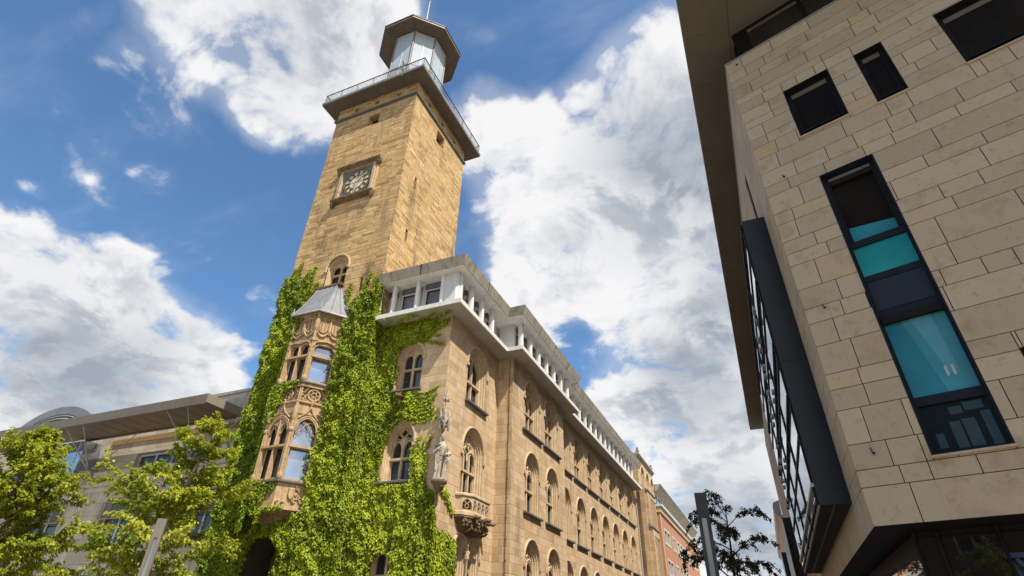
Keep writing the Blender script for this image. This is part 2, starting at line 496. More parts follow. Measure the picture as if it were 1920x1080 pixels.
    cl = t.n('ShaderNodeBackground'); t.l(col, cl.inputs[0]); cl.inputs[1].default_value = 1.0
    mx = t.n('ShaderNodeMixShader'); t.l(alpha, mx.inputs[0]); t.l(bg.outputs[0], mx.inputs[1]); t.l(cl.outputs[0], mx.inputs[2])
    t.l(mx.outputs[0], out.inputs[0])


SKY_TINT = (0.88, 1.17, 1.36, 1)
make_world()
scene.view_settings.view_transform = 'Standard'
scene.view_settings.look = 'None'
scene.view_settings.exposure = 0
scene.render.engine = 'CYCLES'
scene.cycles.max_bounces = 6
scene.cycles.diffuse_bounces = 3
scene.cycles.glossy_bounces = 3
scene.cycles.transmission_bounces = 3
scene.cycles.use_fast_gi = False

# ground, street
g = MB(); g.poly([(-1500, -1500, -0.14), (1500, -1500, -0.14), (1500, 1500, -0.14), (-1500, 1500, -0.14)])
o = g.build('ground', plain('ground_dirt', (0.10, 0.09, 0.075), (0.16, 0.15, 0.12), 0.4, 0.9)); o['kind'] = 'structure'
pav = stone_blocks('street_paving', [(0, (0.34, 0.30, 0.25)), (0.5, (0.40, 0.36, 0.30)), (1, (0.46, 0.41, 0.35))], 0.6, 0.9, mortar=0.01, mcol=(0.1, 0.09, 0.08), stain=0.3)
g = MB(); g.box(-75, 60, -60, 130, -0.13, 0.0)
o = g.build('pavement', pav); o['kind'] = 'structure'


# ---------------------------------------------------------------- gothic windows
def arch_loop(hw, z0, spring, rise, inset=0.0, n=14, pointed=0.0):
    """outline of an arched opening from the bottom left over the top to the bottom right"""
    w = hw - inset
    r = max(rise - inset, 0.05)
    pts = [(-w, z0)]
    for i in range(n + 1):
        a = PI - PI * i / n
        x = math.cos(a)
        z = math.sin(a) + pointed * (1 - abs(x)) * 0.35
        pts.append((w * x, spring + r * z / (1 + pointed * 0.35)))
    pts.append((w, z0))
    return pts


def rect_loop(s0, s1, z0, z1):
    return [(s0, z0), (s0, z1), (s1, z1), (s1, z0)]


def light_loop(s0, s1, z0, spring, top, n=8, pointed=0.6):
    c, hw = (s0 + s1) / 2, (s1 - s0) / 2
    return [(c + x, z) for x, z in arch_loop(hw, z0, spring, top - spring, 0, n, pointed)]


def circle_loop(c, z, r, n=12, lobes=0, amp=0.0):
    return [(c + r * (1 + amp * math.cos(lobes * a)) * math.cos(a), z + r * (1 + amp * math.cos(lobes * a)) * math.sin(a)) for a in [2 * PI * i / n for i in range(n)]]


PROFILE = [(0.0, 0.0), (0.0, -0.07), (0.05, -0.10), (0.08, -0.10), (0.08, -0.16), (0.12, -0.20), (0.16, -0.20), (0.16, -0.27), (0.21, -0.31), (0.25, -0.31), (0.25, -0.58)]


def gothic_window(parent, fr, c, hw, z0, spring, rise, style, k=1.0, hood=True, sill=True, sill_hw=None, pane='pane', trim='trim_stone', depth=0.37):
    """surround (the part) with tracery, pane, casement and sill as its sub-parts, built where it stands"""
    L = Frame(fr(c, 0), fr.u, fr.n)
    m = MB()
    loops = [[L(s, z, d) for s, z in arch_loop(hw, z0, spring, rise, i * k)] for i, d in PROFILE]
    m.strip(loops)
    if hood:
        hp = [(-0.02, -0.01), (-0.02, 0.05), (-0.07, 0.085), (-0.13, 0.07), (-0.15, -0.01)]
        hl = []
        for i, d in hp:
            pts = arch_loop(hw, spring - 0.12, spring, rise, i)
            hl.append([L(s, z, d) for s, z in pts])
        m.strip(hl)
        for sg in (-1, 1):
            m.fbox(L, sg * (hw + 0.085) - 0.085, sg * (hw + 0.085) + 0.085, spring - 0.26, spring - 0.10, -0.01, 0.10)
    win = m.build('window', M[trim], parent, recalc=False)
    iw = hw - 0.25 * k
    g = 0.055
    mt = 0.062
    zt = z0 + (spring + rise * 0.3 - z0) * 0.50
    inner = arch_loop(hw, z0, spring, rise, 0.25 * k - 0.02)
    top = spring + rise - 0.25 * k
    holes = []
    if style == 'shoulder':        # two lights above, two below
        holes += [rect_loop(-iw + g, -mt, z0 + g, zt - mt), rect_loop(mt, iw - g, z0 + g, zt - mt)]
        for sg in (-1, 1):
            a, b = sorted((sg * mt, sg * (iw - g)))
            zs = spring + 0.02 * rise
            zc = top - 0.20
            if sg < 0:
                holes.append([(a, zt + mt), (a, zs), (a + (b - a) * 0.3, zs + (zc - zs) * 0.45), (a + (b - a) * 0.65, zs + (zc - zs) * 0.72), (b, zc), (b, zt + mt)])
            else:
                holes.append([(a, zt + mt), (a, zc), (a + (b - a) * 0.35, zs + (zc - zs) * 0.72), (a + (b - a) * 0.7, zs + (zc - zs) * 0.45), (b, zs), (b, zt + mt)])
    elif style == 'tracery':
        holes += [rect_loop(-iw + g, -mt, z0 + g, zt - mt), rect_loop(mt, iw - g, z0 + g, zt - mt)]
        zs = spring - 0.30
        for sg in (-1, 1):
            a, b = sorted((sg * mt, sg * (iw - g)))
            holes.append(light_loop(a, b, zt + mt, zs, zs + 0.42))
            holes.append(circle_loop(sg * iw * 0.46, zs + 0.62, 0.15, 9, 3, 0.22))
        holes.append(circle_loop(0, top - 0.26, 0.17, 12, 4, 0.2))
    elif style == 'three':
        w3 = 2 * iw / 3
        zs = spring - 0.15
        for i in range(3):
            a, b = -iw + i * w3 + 0.05, -iw + (i + 1) * w3 - 0.05
            holes.append(rect_loop(a, b, z0 + g, zt - mt))
            holes.append(light_loop(a, b, zt + mt, zs + (0.18 if i == 1 else 0), zs + (0.62 if i == 1 else 0.38)))
        for sg in (-1, 1):
            holes.append(circle_loop(sg * iw * 0.40, zs + 0.62, 0.14, 9, 3, 0.22))
    elif style == 'pair':
        holes += [light_loop(-iw + g, -mt, z0 + g, spring - 0.1, spring + rise * 0.55), light_loop(mt, iw - g, z0 + g, spring - 0.1, spring + rise * 0.55)]
    elif style == 'cross':
        zt = z0 + (top - z0) * 0.52
        holes += [rect_loop(-iw + g, -mt, z0 + g, zt - mt), rect_loop(mt, iw - g, z0 + g, zt - mt)]
        holes += [light_loop(-iw + g, -mt, zt + mt, spring - 0.02, spring + rise * 0.35, pointed=0.0), light_loop(mt, iw - g, zt + mt, spring - 0.02, spring + rise * 0.35, pointed=0.0)]
    tr = MB().plate(L, inner, holes, -depth, -depth - 0.17)
    if style in ('shoulder', 'tracery', 'three'):
        tr.fbox(L, -iw, iw, zt - 0.05, zt + 0.06, -depth, -depth + 0.09)
        for s in ((0,) if style != 'three' else (-iw / 3, iw / 3)):
            tr.tube([L(s, z0 + 0.05, -depth), L(s, spring - 0.1, -depth)], 0.055, 6)
        if style != 'shoulder':
            for sg in (-1, 1):
                tr.tube([L(s, z, -depth) for s, z in arch_loop(iw * 0.5, spring - 0.4, spring - 0.30, 0.5, 0, 10, 0.6)][1:-1], 0.03, 5) if False else None
                pts = [(sg * (iw - 0.02), spring - 0.3), (sg * iw * 0.85, spring + 0.10), (sg * iw * 0.5, spring + 0.28), (sg * iw * 0.12, spring + 0.12), (sg * 0.02, spring - 0.3)]
                tr.tube([L(s, z, -depth + 0.01) for s, z in pts], 0.042, 5)
            tr.tube([L(s, z, -depth + 0.01) for s, z in circle_loop(0, top - 0.26, 0.22, 12)], 0.036, 5, closed=True)
    tr.build('tracery', M[trim], win, recalc=False)
    p = MB()
    p.poly([L(s, z, -depth - 0.15) for s, z in inner])
    p.build('pane', M[pane], win)
    cs = MB()
    for h in holes:
        cs.tube([L(s, z, -depth - 0.14) for s, z in h], 0.035, 4, closed=True, smooth=False)
        zz = [z for s, z in h]; ss = [s for s, z in h]
        if len(h) > 4 and max(zz) - min(zz) > 0.8:
            for q in (0.35, 0.68):
                zc = min(zz) + (max(zz) - min(zz)) * q
                cs.fbox(L, min(ss), max(ss), zc - 0.012, zc + 0.012, -depth - 0.149, -depth - 0.12)
            cs.fbox(L, (min(ss) + max(ss)) / 2 - 0.012, (min(ss) + max(ss)) / 2 + 0.012, min(zz), max(zz) - 0.1, -depth - 0.148, -depth - 0.122)
    cs.build('casement', M['frame_dark'], win)
    if sill:
        sh = sill_hw or hw + 0.12
        b = MB()
        pr = [(0.20, z0 - 0.07), (0.20, z0 - 0.15), (0.13, z0 - 0.17), (0.0, z0 - 0.17), (-0.5, z0 - 0.17), (-0.5, z0 + 0.04)]
        b.prism([L(-sh, z, d) for d, z in pr], [L(sh, z, d) for d, z in pr])
        b.build('sill', M['sill_slate'], win)
    return win


def hole(c, hw, z0, spring, rise):
    return [(c + s, z) for s, z in arch_loop(hw, z0, spring, rise, 0.0)]


def wall_with_holes(fr, s0, s1, z0, z1, holes, m=None):
    m = m or MB()
    m.plate(fr, [(s0, z0), (s1, z0), (s1, z1), (s0, z1)], holes, 0.0)
    return m


# ---------------------------------------------------------------- clock tower
TX0, TX1, TY0, TY1 = -24.79, -17.37, 20.67, 28.30
TZ = 37.3
south = Frame((0, TY0, 0), (1, 0, 0), (0, -1, 0))
east = Frame((TX1, 0, 0), (0, 1, 0), (1, 0, 0))


def make_tower():
    t = thing('clock_tower', 'tall square sandstone clock tower with a glazed octagonal lantern on its terrace', 'tower', ((TX0 + TX1) / 2, (TY0 + TY1) / 2, 0))
    # openings
    topw = rect_loop(-21.5, -20.5, 34.1, 35.2)
    h_s = [topw] + [rect_loop(x - 0.2, x + 0.2, 36.48, 36.86) for x in (-23.0, -21.05, -19.06)]
    h_s += [rect_loop(-22.45, -19.75, 26.75, 29.45)]
    h_s += [hole(-21.0, 0.80, 19.35, 20.85, 0.80), rect_loop(-19.02, -18.80, 18.6, 19.55)]
    portal = hole(-21.15, 1.10, 0.0, 4.9, 0.8)
    h_e = [rect_loop(23.93, 25.05, 34.2, 35.5), rect_loop(22.12, 22.36, 27.55, 28.6), rect_loop(22.07, 22.31, 22.9, 23.9)]
    h_e += [rect_loop(y - 0.2, y + 0.2, 36.48, 36.90) for y in (22.5, 24.5, 26.5)]
    m = MB()
    wall_with_holes(south, TX0, TX1, -0.13, TZ, h_s + [portal], m)
    wall_with_holes(east, TY0, TY1, -0.13, TZ, h_e, m)
    m.poly([V(TX0, TY1, -0.13), V(TX0, TY0, -0.13), V(TX0, TY0, TZ), V(TX0, TY1, TZ)])
    m.poly([V(TX1, TY1, -0.13), V(TX0, TY1, -0.13), V(TX0, TY1, TZ), V(TX1, TY1, TZ)])
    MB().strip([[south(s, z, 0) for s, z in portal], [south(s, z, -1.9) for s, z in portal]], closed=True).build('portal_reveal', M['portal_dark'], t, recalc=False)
    for fr, hs in ((south, h_s), (east, h_e)):
        for h in hs:
            m.strip([[fr(s, z, 0) for s, z in h], [fr(s, z, -0.55) for s, z in h]], closed=True)
    # corner lesenes: a hint of dressed quoins on the south east corner
    m.build('wall', M['tower_stone'], t, recalc=False)
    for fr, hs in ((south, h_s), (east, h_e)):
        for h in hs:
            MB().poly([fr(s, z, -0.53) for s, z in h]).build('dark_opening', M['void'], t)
    # upper window bars
    for fr, a, c, z0, z1 in ((south, -21.5, -20.5, 34.1, 35.2), (east, 23.93, 25.05, 34.2, 35.5)):
        b = MB()
        for i in range(1, 6):
            s = a + (c - a) * i / 6
            b.tube([fr(s, z0, -0.3), fr(s, z0 + 0.42, -0.3)], 0.02, 4)
        b.tube([fr(a, z0 + 0.42, -0.3), fr(c, z0 + 0.42, -0.3)], 0.025, 4)
        b.build('window_guard', M['frame_grey'], t)
    # string course
    s = MB()
    for z0, z1, p in ((35.80, 35.88, 0.06), (35.88, 36.02, 0.15), (36.02, 36.07, 0.10)):
        for a in ((TX0 - p, TX1 + p, TY0 - p, TY0 - 0.001), (TX0 - p, TX1 + p, TY1 + 0.001, TY1 + p), (TX1 + 0.001, TX1 + p, TY0 - 0.001, TY1 + 0.001), (TX0 - p, TX0 - 0.001, TY0 - 0.001, TY1 + 0.001)):
            s.box(a[0], a[1], a[2], a[3], z0, z1)
    s.build('string_course', M['sill_slate'], t)
    # terrace slab
    p = 1.0
    sl = MB()
    sl.box(TX0 - p, TX1 + p, TY0 - p, TY1 + p, TZ, TZ + 0.26)
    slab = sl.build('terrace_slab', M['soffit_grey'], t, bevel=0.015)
    ed = MB()
    q = p + 0.03
    for a in ((TX0 - q, TX1 + q, TY0 - q, TY0 - p), (TX0 - q, TX1 + q, TY1 + p, TY1 + q), (TX1 + p, TX1 + q, TY0 - p, TY1 + p), (TX0 - q, TX0 - p, TY0 - p, TY1 + p)):
        ed.box(*a, TZ + 0.10, TZ + 0.34)
    ed.build('edge_flashing', M['zinc'], slab)
    # railing
    rl = MB()
    r = p - 0.10
    zr = TZ + 0.30
    cs = [V(TX0 - r, TY0 - r, 0), V(TX1 + r, TY0 - r, 0), V(TX1 + r, TY1 + r, 0), V(TX0 - r, TY1 + r, 0)]
    for i in range(4):
        a, c = cs[i], cs[(i + 1) % 4]
        for z, rad in ((zr + 1.02, 0.038), (zr + 0.12, 0.02)):
            rl.tube([a + Z * z, c + Z * z], rad, 5)
        n = 72
        for j in range(n):
            pnt = a.lerp(c, j / n)
            big = j % 12 == 0
            rl.tube([pnt + Z * (zr if big else zr + 0.12), pnt + Z * (zr + 1.02)], 0.03 if big else 0.011, 4, cap=False)
    rl.build('railing', M['iron'], t)
    # lantern: octagon 2.55 m in radius
    cx, cy = -21.08, 24.50
    zb, zt = TZ + 0.26, 48.0
    ang = [math.radians(22.5 + 45 * k) for k in range(8)]
    Rl, Rr = 2.56, 3.87
    rim = lambda R, z: [V(cx + R * math.cos(a), cy + R * math.sin(a), z) for a in ang]
    lan = MB()
    lan.strip([rim(Rl - 0.30, zb), rim(Rl - 0.30, zt)], closed=True)
    lantern = lan.build('lantern', M['frame_grey'], t)
    A, B = rim(Rl, 0), None
    for k in range(8):
        a, c = A[k], A[(k + 1) % 8]
        e = (c - a).normalized()
        n = V(e.y, -e.x, 0)
        fr = Frame(a, e, n)
        w = (c - a).length
        gl = MB()
        zs = [zb + 0.1, 40.6, 43.4, 45.9, zt]
        for i in range(2):
            gl.fbox(fr, 0.10 + (w - 0.20) * i / 2 + 0.02, 0.10 + (w - 0.20) * (i + 1) / 2 - 0.02, zb + 0.1, zt - 0.05, -0.06, -0.03)
        gl.build('glass_panel', M['lantern_glass'], lantern)
        mu = MB()
        mu.fbox(fr, w / 2 - 0.022, w / 2 + 0.022, zb, zt, -0.028, 0.012)
        for z in (43.3,):
            mu.fbox(fr, 0.09, w - 0.09, z - 0.018, z + 0.018, -0.029, 0.005)
        mu.fbox(fr, 0.06, w - 0.06, zt - 0.12, zt, -0.027, 0.03)
        mu.build('mullion', M['frame_white'], lantern)
        po = MB()
        rr = V(a.x - cx, a.y - cy, 0).normalized()
        po.tube([a + rr * -0.04 + Z * zb, a + rr * -0.04 + Z * zt], 0.085, 8)
        po.build('post', M['lantern_post'], lantern)
    rf = MB()
    # ribbed soffit
    n = 26
    for k in range(8):
        a0, a1 = rim(Rr - 0.06, 48.2)[k], rim(Rr - 0.06, 48.2)[(k + 1) % 8]
        b0, b1 = rim(Rl - 0.3, 48.05)[k], rim(Rl - 0.3, 48.05)[(k + 1) % 8]
        for j in range(n):
            f0, f1, f2 = j / n, (j + 0.58) / n, (j + 1) / n
            P = lambda f: (b0.lerp(b1, f), a0.lerp(a1, f))
            x, y, zz = P(f0), P(f1), P(f2)
            rf.add([x[0], x[1], y[1], y[0]], [(0, 1, 2, 3)])
            rf.add([y[0] + Z * .07, y[1] + Z * .07, zz[1] + Z * .07, zz[0] + Z * .07], [(0, 1, 2, 3)])
            rf.add([y[0], y[1], y[1] + Z * .07, y[0] + Z * .07], [(0, 1, 2, 3)])
            rf.add([zz[0], zz[1], zz[1] + Z * .07, zz[0] + Z * .07], [(0, 1, 2, 3)])
    roof = rf.build('lantern_roof', M['lantern_soffit'], t, recalc=False)
    fa = MB()
    fa.strip([rim(Rr - 0.07, 48.16), rim(Rr, 48.16), rim(Rr, 48.36)], closed=True)
    fa.build('fascia', M['lantern_post'], roof)
    cap = MB()
    cap.strip([rim(Rr - .05, 48.362), rim(Rr + 0.05, 48.362), rim(Rr + 0.05, 48.5), rim(1.2, 49.3), rim(0.15, 49.5)], closed=True)
    cap.build('roof_covering', M['iron'], roof)
    ma = MB()
    ma.tube([V(cx, cy, 49.3), V(cx, cy, 53), V(cx, cy, 57.9)], [0.11, 0.075, 0.03], 8)
    ma.lathe([(0.0, 57.78), (0.11, 57.85), (0.13, 57.95), (0.09, 58.05), (0.0, 58.1)], (cx, cy), 8)
    ma.build('mast', M['frame_white'], t)

    # ---- clock
    fr = south
    c0, zc = -21.10, 28.10
    fm = MB()
    fm.plate(fr, rect_loop(c0 - 1.62, c0 + 1.62, 26.72, 29.45), [rect_loop(c0 - 1.46, c0 + 1.46, 26.78, 29.41)], 0.12, 0.001)
    fm.plate(fr, rect_loop(c0 - 1.50, c0 + 1.50, 26.74, 29.43), [rect_loop(c0 - 1.30, c0 + 1.30, 26.79, 29.40)], 0.22, -0.02)
    ck = fm.build('clock', M['trim_stone'], t, recalc=False)
    hd = MB()
    pr = [(0.001, 29.42), (0.26, 29.42), (0.30, 29.52), (0.36, 29.56), (0.40, 29.66), (0.001, 29.78)]
    hd.prism([fr(c0 - 1.82, z, d) for d, z in pr], [fr(c0 + 1.82, z, d) for d, z in pr])
    for i in range(17):
        s = c0 - 1.72 + 3.44 * i / 16
        hd.fbox(fr, s - 0.07, s + 0.07, 29.70, 29.84, 0.18, 0.38)
    for sg in (-1, 1):
        hd.lathe([(0.0, 29.1), (0.12, 29.2), (0.17, 29.36), (0.18, 29.42)], (c0 + sg * 1.66, TY0 - 0.16), 8)
    hd.build('cornice', M['dark_trim'], ck)
    sl = MB()
    pr = [(0.001, 26.72), (0.36, 26.72), (0.38, 26.62), (0.24, 26.50), (0.001, 26.42)]
    sl.prism([fr(c0 - 1.72, z, d) for d, z in pr], [fr(c0 + 1.72, z, d) for d, z in pr])
    for sg in (-1, 1):
        sl.lathe([(0.0, 26.02), (0.09, 26.1), (0.12, 26.25), (0.17, 26.36), (0.17, 26.5)], (c0 + sg * 1.60, TY0 - 0.17), 8)
    sl.build('ledge', M['dark_trim'], ck)
    bk = MB()
    bk.fbox(fr, c0 - 1.295, c0 + 1.295, 26.80, 29.39, -0.50, 0.02)
    bk.build('back_plate', M['clock_plate'], ck)
    dl = MB()
    dl.poly([fr(s, z, 0.035) for s, z in circle_loop(c0, zc, 1.13, 48)])
    dl.build('dial', M['clock_dial'], ck)
    rg = MB()
    for rad, th in ((1.15, 0.022), (1.00, 0.016), (0.62, 0.024)):
        rg.tube([fr(s, z, 0.055) for s, z in circle_loop(c0, zc, rad, 48)], th, 5, closed=True)
    for i in range(60):
        a = 2 * PI * i / 60
        P = lambda r: fr(c0 + r * math.sin(a), zc + r * math.cos(a), 0.055)
        rg.tube([P(1.01), P(1.15)], 0.010, 4)
    for i in range(12):
        a = 2 * PI * i / 12
        ca, sa = math.cos(a), math.sin(a)
        pts = []
        for j in range(12):
            b = 2 * PI * j / 12
            rr, tt = 0.81 + 0.15 * math.cos(b), 0.065 * math.sin(b)
            pts.append(fr(c0 + rr * sa + tt * ca, zc + rr * ca - tt * sa, 0.055))
        rg.tube(pts, 0.022, 5, closed=True)
        P = lambda r: fr(c0 + r * sa, zc + r * ca, 0.055)
        rg.tube([P(0.62), P(0.68)], 0.025, 4)
        rg.tube([P(0.94), P(1.0)], 0.025, 4)
    for a in (0, PI / 2):
        rg.tube([fr(c0 - 0.6 * math.cos(a), zc - 0.6 * math.sin(a), 0.05), fr(c0 + 0.6 * math.cos(a), zc + 0.6 * math.sin(a), 0.05)], 0.012, 4)
    rg.build('numeral_ring', M['iron'], ck)

    def hand(name, ang_, ln, tail, w):
        h = MB()
        a = ang_
        D = V(math.sin(a), 0, math.cos(a)); S = V(math.cos(a), 0, -math.sin(a))
        def P(l, s, d):
            q = D * l + S * s
            return fr(c0 + q.x, zc + q.z, d)
        lo = [(-tail, -w * 1.3), (-tail, w * 1.3), (0, w), (ln * 0.75, w * 0.75), (ln, 0.012), (ln, -0.012), (ln * 0.75, -w * 0.75), (0, -w)]
        h.prism([P(l, s, 0.085) for l, s in lo], [P(l, s, 0.11) for l, s in lo])
        h.build(name, M['clock_hand'], ck)
    hand('minute_hand', PI, 0.98, 0.22, 0.055)
    hand('hour_hand', math.radians(41), 0.74, 0.18, 0.07)
    hb = MB()
    hb.lathe([(0.0, -0.02), (0.08, -0.02), (0.08, 0.05), (0.0, 0.06)], (0, 0), 10)
    hb.v = [tuple(fr(c0 + x, zc + y, z + 0.08)) for x, y, z in hb.v]
    hb.build('hand_boss', M['clock_hand'], ck)

    # arched window above the oriel
    w = gothic_window(t, south, -21.0, 0.80, 19.35, 20.85, 0.80, 'cross', k=0.55, hood=True, sill=False, pane='pane_dark')
    sb = MB()
    sb.fbox(south, -22.0, -20.1, 19.16, 19.32, 0.001, 0.32)
    sb.build('sill', M['dark_trim'], w, bevel=0.02)

    # portal under the oriel
    pw = gothic_window(t, Frame((0, TY0 + 1.5, 0), (1, 0, 0), (0, -1, 0)), -21.15, 1.10, 0.3, 4.6, 0.8, 'cross', k=0.8, hood=False, sill=False, pane='pane_dark', trim='dark_trim', depth=0.34)

    # ---- oriel: half of a hexagon
    oc = -21.08
    pr_ = 1.15
    PT = [(oc - 1.60, TY0), (oc - 0.80, TY0 - pr_), (oc + 0.80, TY0 - pr_), (oc + 1.60, TY0)]

    def ring(z, out=0.0):
        cxx, cyy = oc, TY0
        r = []
        for x, y in PT:
            dx, dy = x - cxx, y - cyy
            l = math.hypot(dx, dy)
            f = (l + out) / l
            r.append(V(cxx + dx * f, cyy + dy * f, z))
        return r
    ob = MB()
    # solid bands between the windows
    def band(z0, z1, o0, o1=None):
        o1 = o0 if o1 is None else o1
        ob.strip([ring(z0, o0), ring(z1, o1)])
        ob.poly(ring(z0, o0)); ob.poly(ring(z1, o1))
    band(6.55, 7.60, 0.0)
    oriel = ob.build('oriel', M['oriel_stone'], t)
    for a_ in ((10.95, 11.60, 0.0), (12.42, 12.55, 0.02), (15.05, 16.62, 0.0)):
        ob = MB(); band(*a_); ob.build('spandrel', M['oriel_stone'], oriel)
    for z0, z1, o in ((7.60, 7.74, 0.16), (12.55, 12.67, 0.14)):
        lg = MB()
        lg.strip([ring(z0, o - 0.08), ring(z0 + 0.03, o), ring(z1 - 0.03, o), ring(z1, 0.0)]); lg.poly(ring(z0, o - 0.08))
        lg.build('ledge', M['sill_slate'], oriel)
    mo = MB()
    for z0, z1, o in ((6.42, 6.55, 0.10), (11.50, 11.62, 0.10), (12.36, 12.44, 0.08), (16.62, 16.76, 0.16), (16.54, 16.62, 0.08), (15.02, 15.12, 0.06), (10.93, 11.02, 0.05)):
        mo.strip([ring(z0, 0.0), ring(z0 + 0.02, o), ring(z1, o), ring(z1 + 0.03, 0.0)])
    for x, y in PT[1:3]:
        for z0, z1 in ((7.74, 11.55), (12.67, 16.6)):
            mo.tube([V(x, y, z0), V(x, y, z1)], 0.085, 8)
            dx, dy = (x - oc), (y - TY0); l = math.hypot(dx, dy)
            mo.lathe([(0.11, z0), (0.15, z0 + 0.08), (0.15, z0 + 0.22), (0.10, z0 + 0.3)], (x, y), 8)
            mo.lathe([(0.09, z0 + 2.25), (0.14, z0 + 2.3), (0.14, z0 + 2.42), (0.09, z0 + 2.48)], (x, y), 8)
            mo.lathe([(0.09, z1 - 1.0), (0.15, z1 - 0.85), (0.13, z1 - 0.6), (0.16, z1 - 0.45), (0.05, z1 - 0.1), (0.0, z1 + 0.1)], (x, y), 8)
    mo.build('moulding', M['oriel_stone'], oriel)
    faces = []
    for i in range(3):
        a, c = PT[i], PT[i + 1]
        e = V(c[0] - a[0], c[1] - a[1], 0)
        w_ = e.length
        e.normalize()
        n = V(e.y, -e.x, 0)
        faces.append((Frame(V(a[0], a[1], 0) + e * (w_ / 2), e, n), w_, i))
    for L, w_, i in faces:
        hw = w_ / 2
        for lev in (0, 1):
            z0, zt_, z1 = ((7.74, 9.32, 10.95), (12.67, 14.12, 15.05))[lev]
            holes = []
            ja = 0.17
            if i == 1:
                lights = [(-hw + ja, -0.07), (0.07, hw - ja)]
            else:
                lights = [(-hw + ja, hw - ja)]
            for a, c in lights:
                holes.append(rect_loop(a, c, z0 + 0.08, zt_ - 0.07))
                if lev == 0:
                    holes.append(light_loop(a, c, zt_ + 0.07, 10.05 if i == 1 else 10.1, 10.45 if i == 1 else 10.75, pointed=0.4))
                else:
                    holes.append([(a, zt_ + 0.07), (a, 14.62), (a + (c - a) * 0.2, 14.84), (c - (c - a) * 0.2, 14.84), (c, 14.62), (c, zt_ + 0.07)])
            wm = MB().plate(L, rect_loop(-hw, hw, z0, z1), holes, 0.0, -0.30)
            wm.fbox(L, -hw + 0.08, hw - 0.08, zt_ - 0.06, zt_ + 0.05, 0.001, 0.10)
            for s in (-hw + 0.11, hw - 0.11):
                wm.tube([L(s, z0, 0.02), L(s, z1 - 0.1, 0.02)], 0.05, 6)
            if i == 1:
                wm.tube([L(0, z0, 0.02), L(0, z1 - 0.3, 0.02)], 0.05, 6)
            if lev == 0:
                R = hw - 0.10
                for off, rad in ((0.0, 0.05), (-0.09, 0.04)):
                    wm.tube([L(s, z, 0.03) for s, z in arch_loop(R + off, 10.0, 10.05, 0.80 + off, 0, 12, 0.15)][1:-1], rad, 6)
                # cusped tracery inside the arch head
                for a, c in lights:
                    mid = (a + c) / 2; q = (c - a) / 2
                    for sg in (-1, 1):
                        wm.tube([L(mid + sg * q * x, 10.05 + y, -0.06) for x, y in ((1.0, -0.12), (0.62, -0.02), (0.52, 0.14), (0.30, 0.16), (0.20, 0.32), (0.0, 0.42))], 0.035, 5)
                        wm.tube([L(mid + sg * q * x, 10.05 + y, -0.06) for x, y in ((0.0, 0.42), (0.35, 0.55), (0.62, 0.5))], 0.03, 5)
                # ogee hood with finial
                for sg in (-1, 1):
                    wm.tube([L(sg * R * x, z, 0.05) for x, z in ((0.80, 10.72), (0.45, 10.92), (0.18, 11.08), (0.06, 11.28), (0.0, 11.42))], 0.045, 5)
                wm.lathe([(0.03, 0), (0.09, 0.06), (0.05, 0.14), (0.10, 0.2), (0.0, 0.32)], (0, 0), 6)
                k = 5 * 6
                wm.v[-k:] = [tuple(L(x, 11.38 + zz, 0.05 + y)) for x, y, zz in wm.v[-k:]]
            wn = wm.build('oriel_window', M['oriel_stone'], oriel, recalc=False)
            pm = MB(); pm.poly([L(s, z, -0.24) for s, z in rect_loop(-hw + 0.08, hw - 0.08, z0 + 0.02, z1 - 0.02)])
            pm.build('oriel_pane', M['pane_mirror'] if i == 2 else M['pane'], oriel)
            cm = MB()
            for h in holes:
                cm.tube([L(s, z, -0.22) for s, z in h], 0.032, 4, closed=True, smooth=False)
            cm.build('casement', M['frame_dark'], oriel)
        # balustrade panel with circles
        bm_ = MB()
        bm_.fbox(L, -hw + 0.05, hw - 0.05, 11.62, 12.38, -0.28, -0.16)
        zc2 = 12.0
        bm_.tube([L(s, z, -0.02) for s, z in circle_loop(0, zc2, 0.30, 16)], 0.045, 5, closed=True)
        for j in range(6):
            a = 2 * PI * j / 6
            bm_.tube([L(0.14 * math.cos(a), zc2 + 0.14 * math.sin(a), -0.02), L(0.3 * math.cos(a), zc2 + 0.3 * math.sin(a), -0.02)], 0.028, 4)
        bm_.tube([L(s, z, -0.02) for s, z in circle_loop(0, zc2, 0.13, 10)], 0.028, 4, closed=True)
        for sg in (-1, 1):
            for zz in (-1, 1):
                bm_.tube([L(sg * x, zc2 + zz * y, -0.02) for x, y in ((hw - 0.08, 0.05), (hw - 0.22, 0.10), (hw - 0.28, 0.22), (hw - 0.40, 0.35))], 0.036, 4)
            bm_.tube([L(sg * (hw - 0.06), 11.62, -0.02), L(sg * (hw - 0.06), 12.38, -0.02)], 0.05, 5)
        bm_.build('balustrade', M['oriel_stone'], oriel)
        # frieze with hanging arches and pinnacles
        fz = MB()
        n = 2
        for j in range(n):
            cc = -hw + w_ * (j + 0.5) / n
            r = w_ / n / 2
            fz.tube([L(cc + r * x, 15.72 - 0.42 * (1 - x * x), 0.06) for x in [-1 + 2 * q / 8 for q in range(9)]], 0.05, 5)
            fz.tube([L(cc + r * x, 15.92 - 0.36 * (1 - x * x), 0.035) for x in [-1 + 2 * q / 8 for q in range(9)]], 0.03, 5)
            for q in range(4):
                s = cc - r * 0.75 + r * 1.5 * q / 3
                fz.tube([L(s, 15.55, 0.03), L(s, 16.4, 0.03)], 0.022, 4)
                fz.tube([L(s + r * 0.25 * x, 16.30 + 0.12 * (1 - x * x), 0.03) for x in (-1, -.5, 0, .5, 1)], 0.022, 4)
        for j in range(n + 1):
            s = -hw + w_ * j / n
            if abs(s) < hw - 0.05:
                P = L(s, 0, 0.07)
                fz.lathe([(0.03, 15.45), (0.08, 15.6), (0.12, 15.78), (0.07, 15.9), (0.09, 16.05), (0.05, 16.2), (0.0, 16.5)], (P.x, P.y), 6)
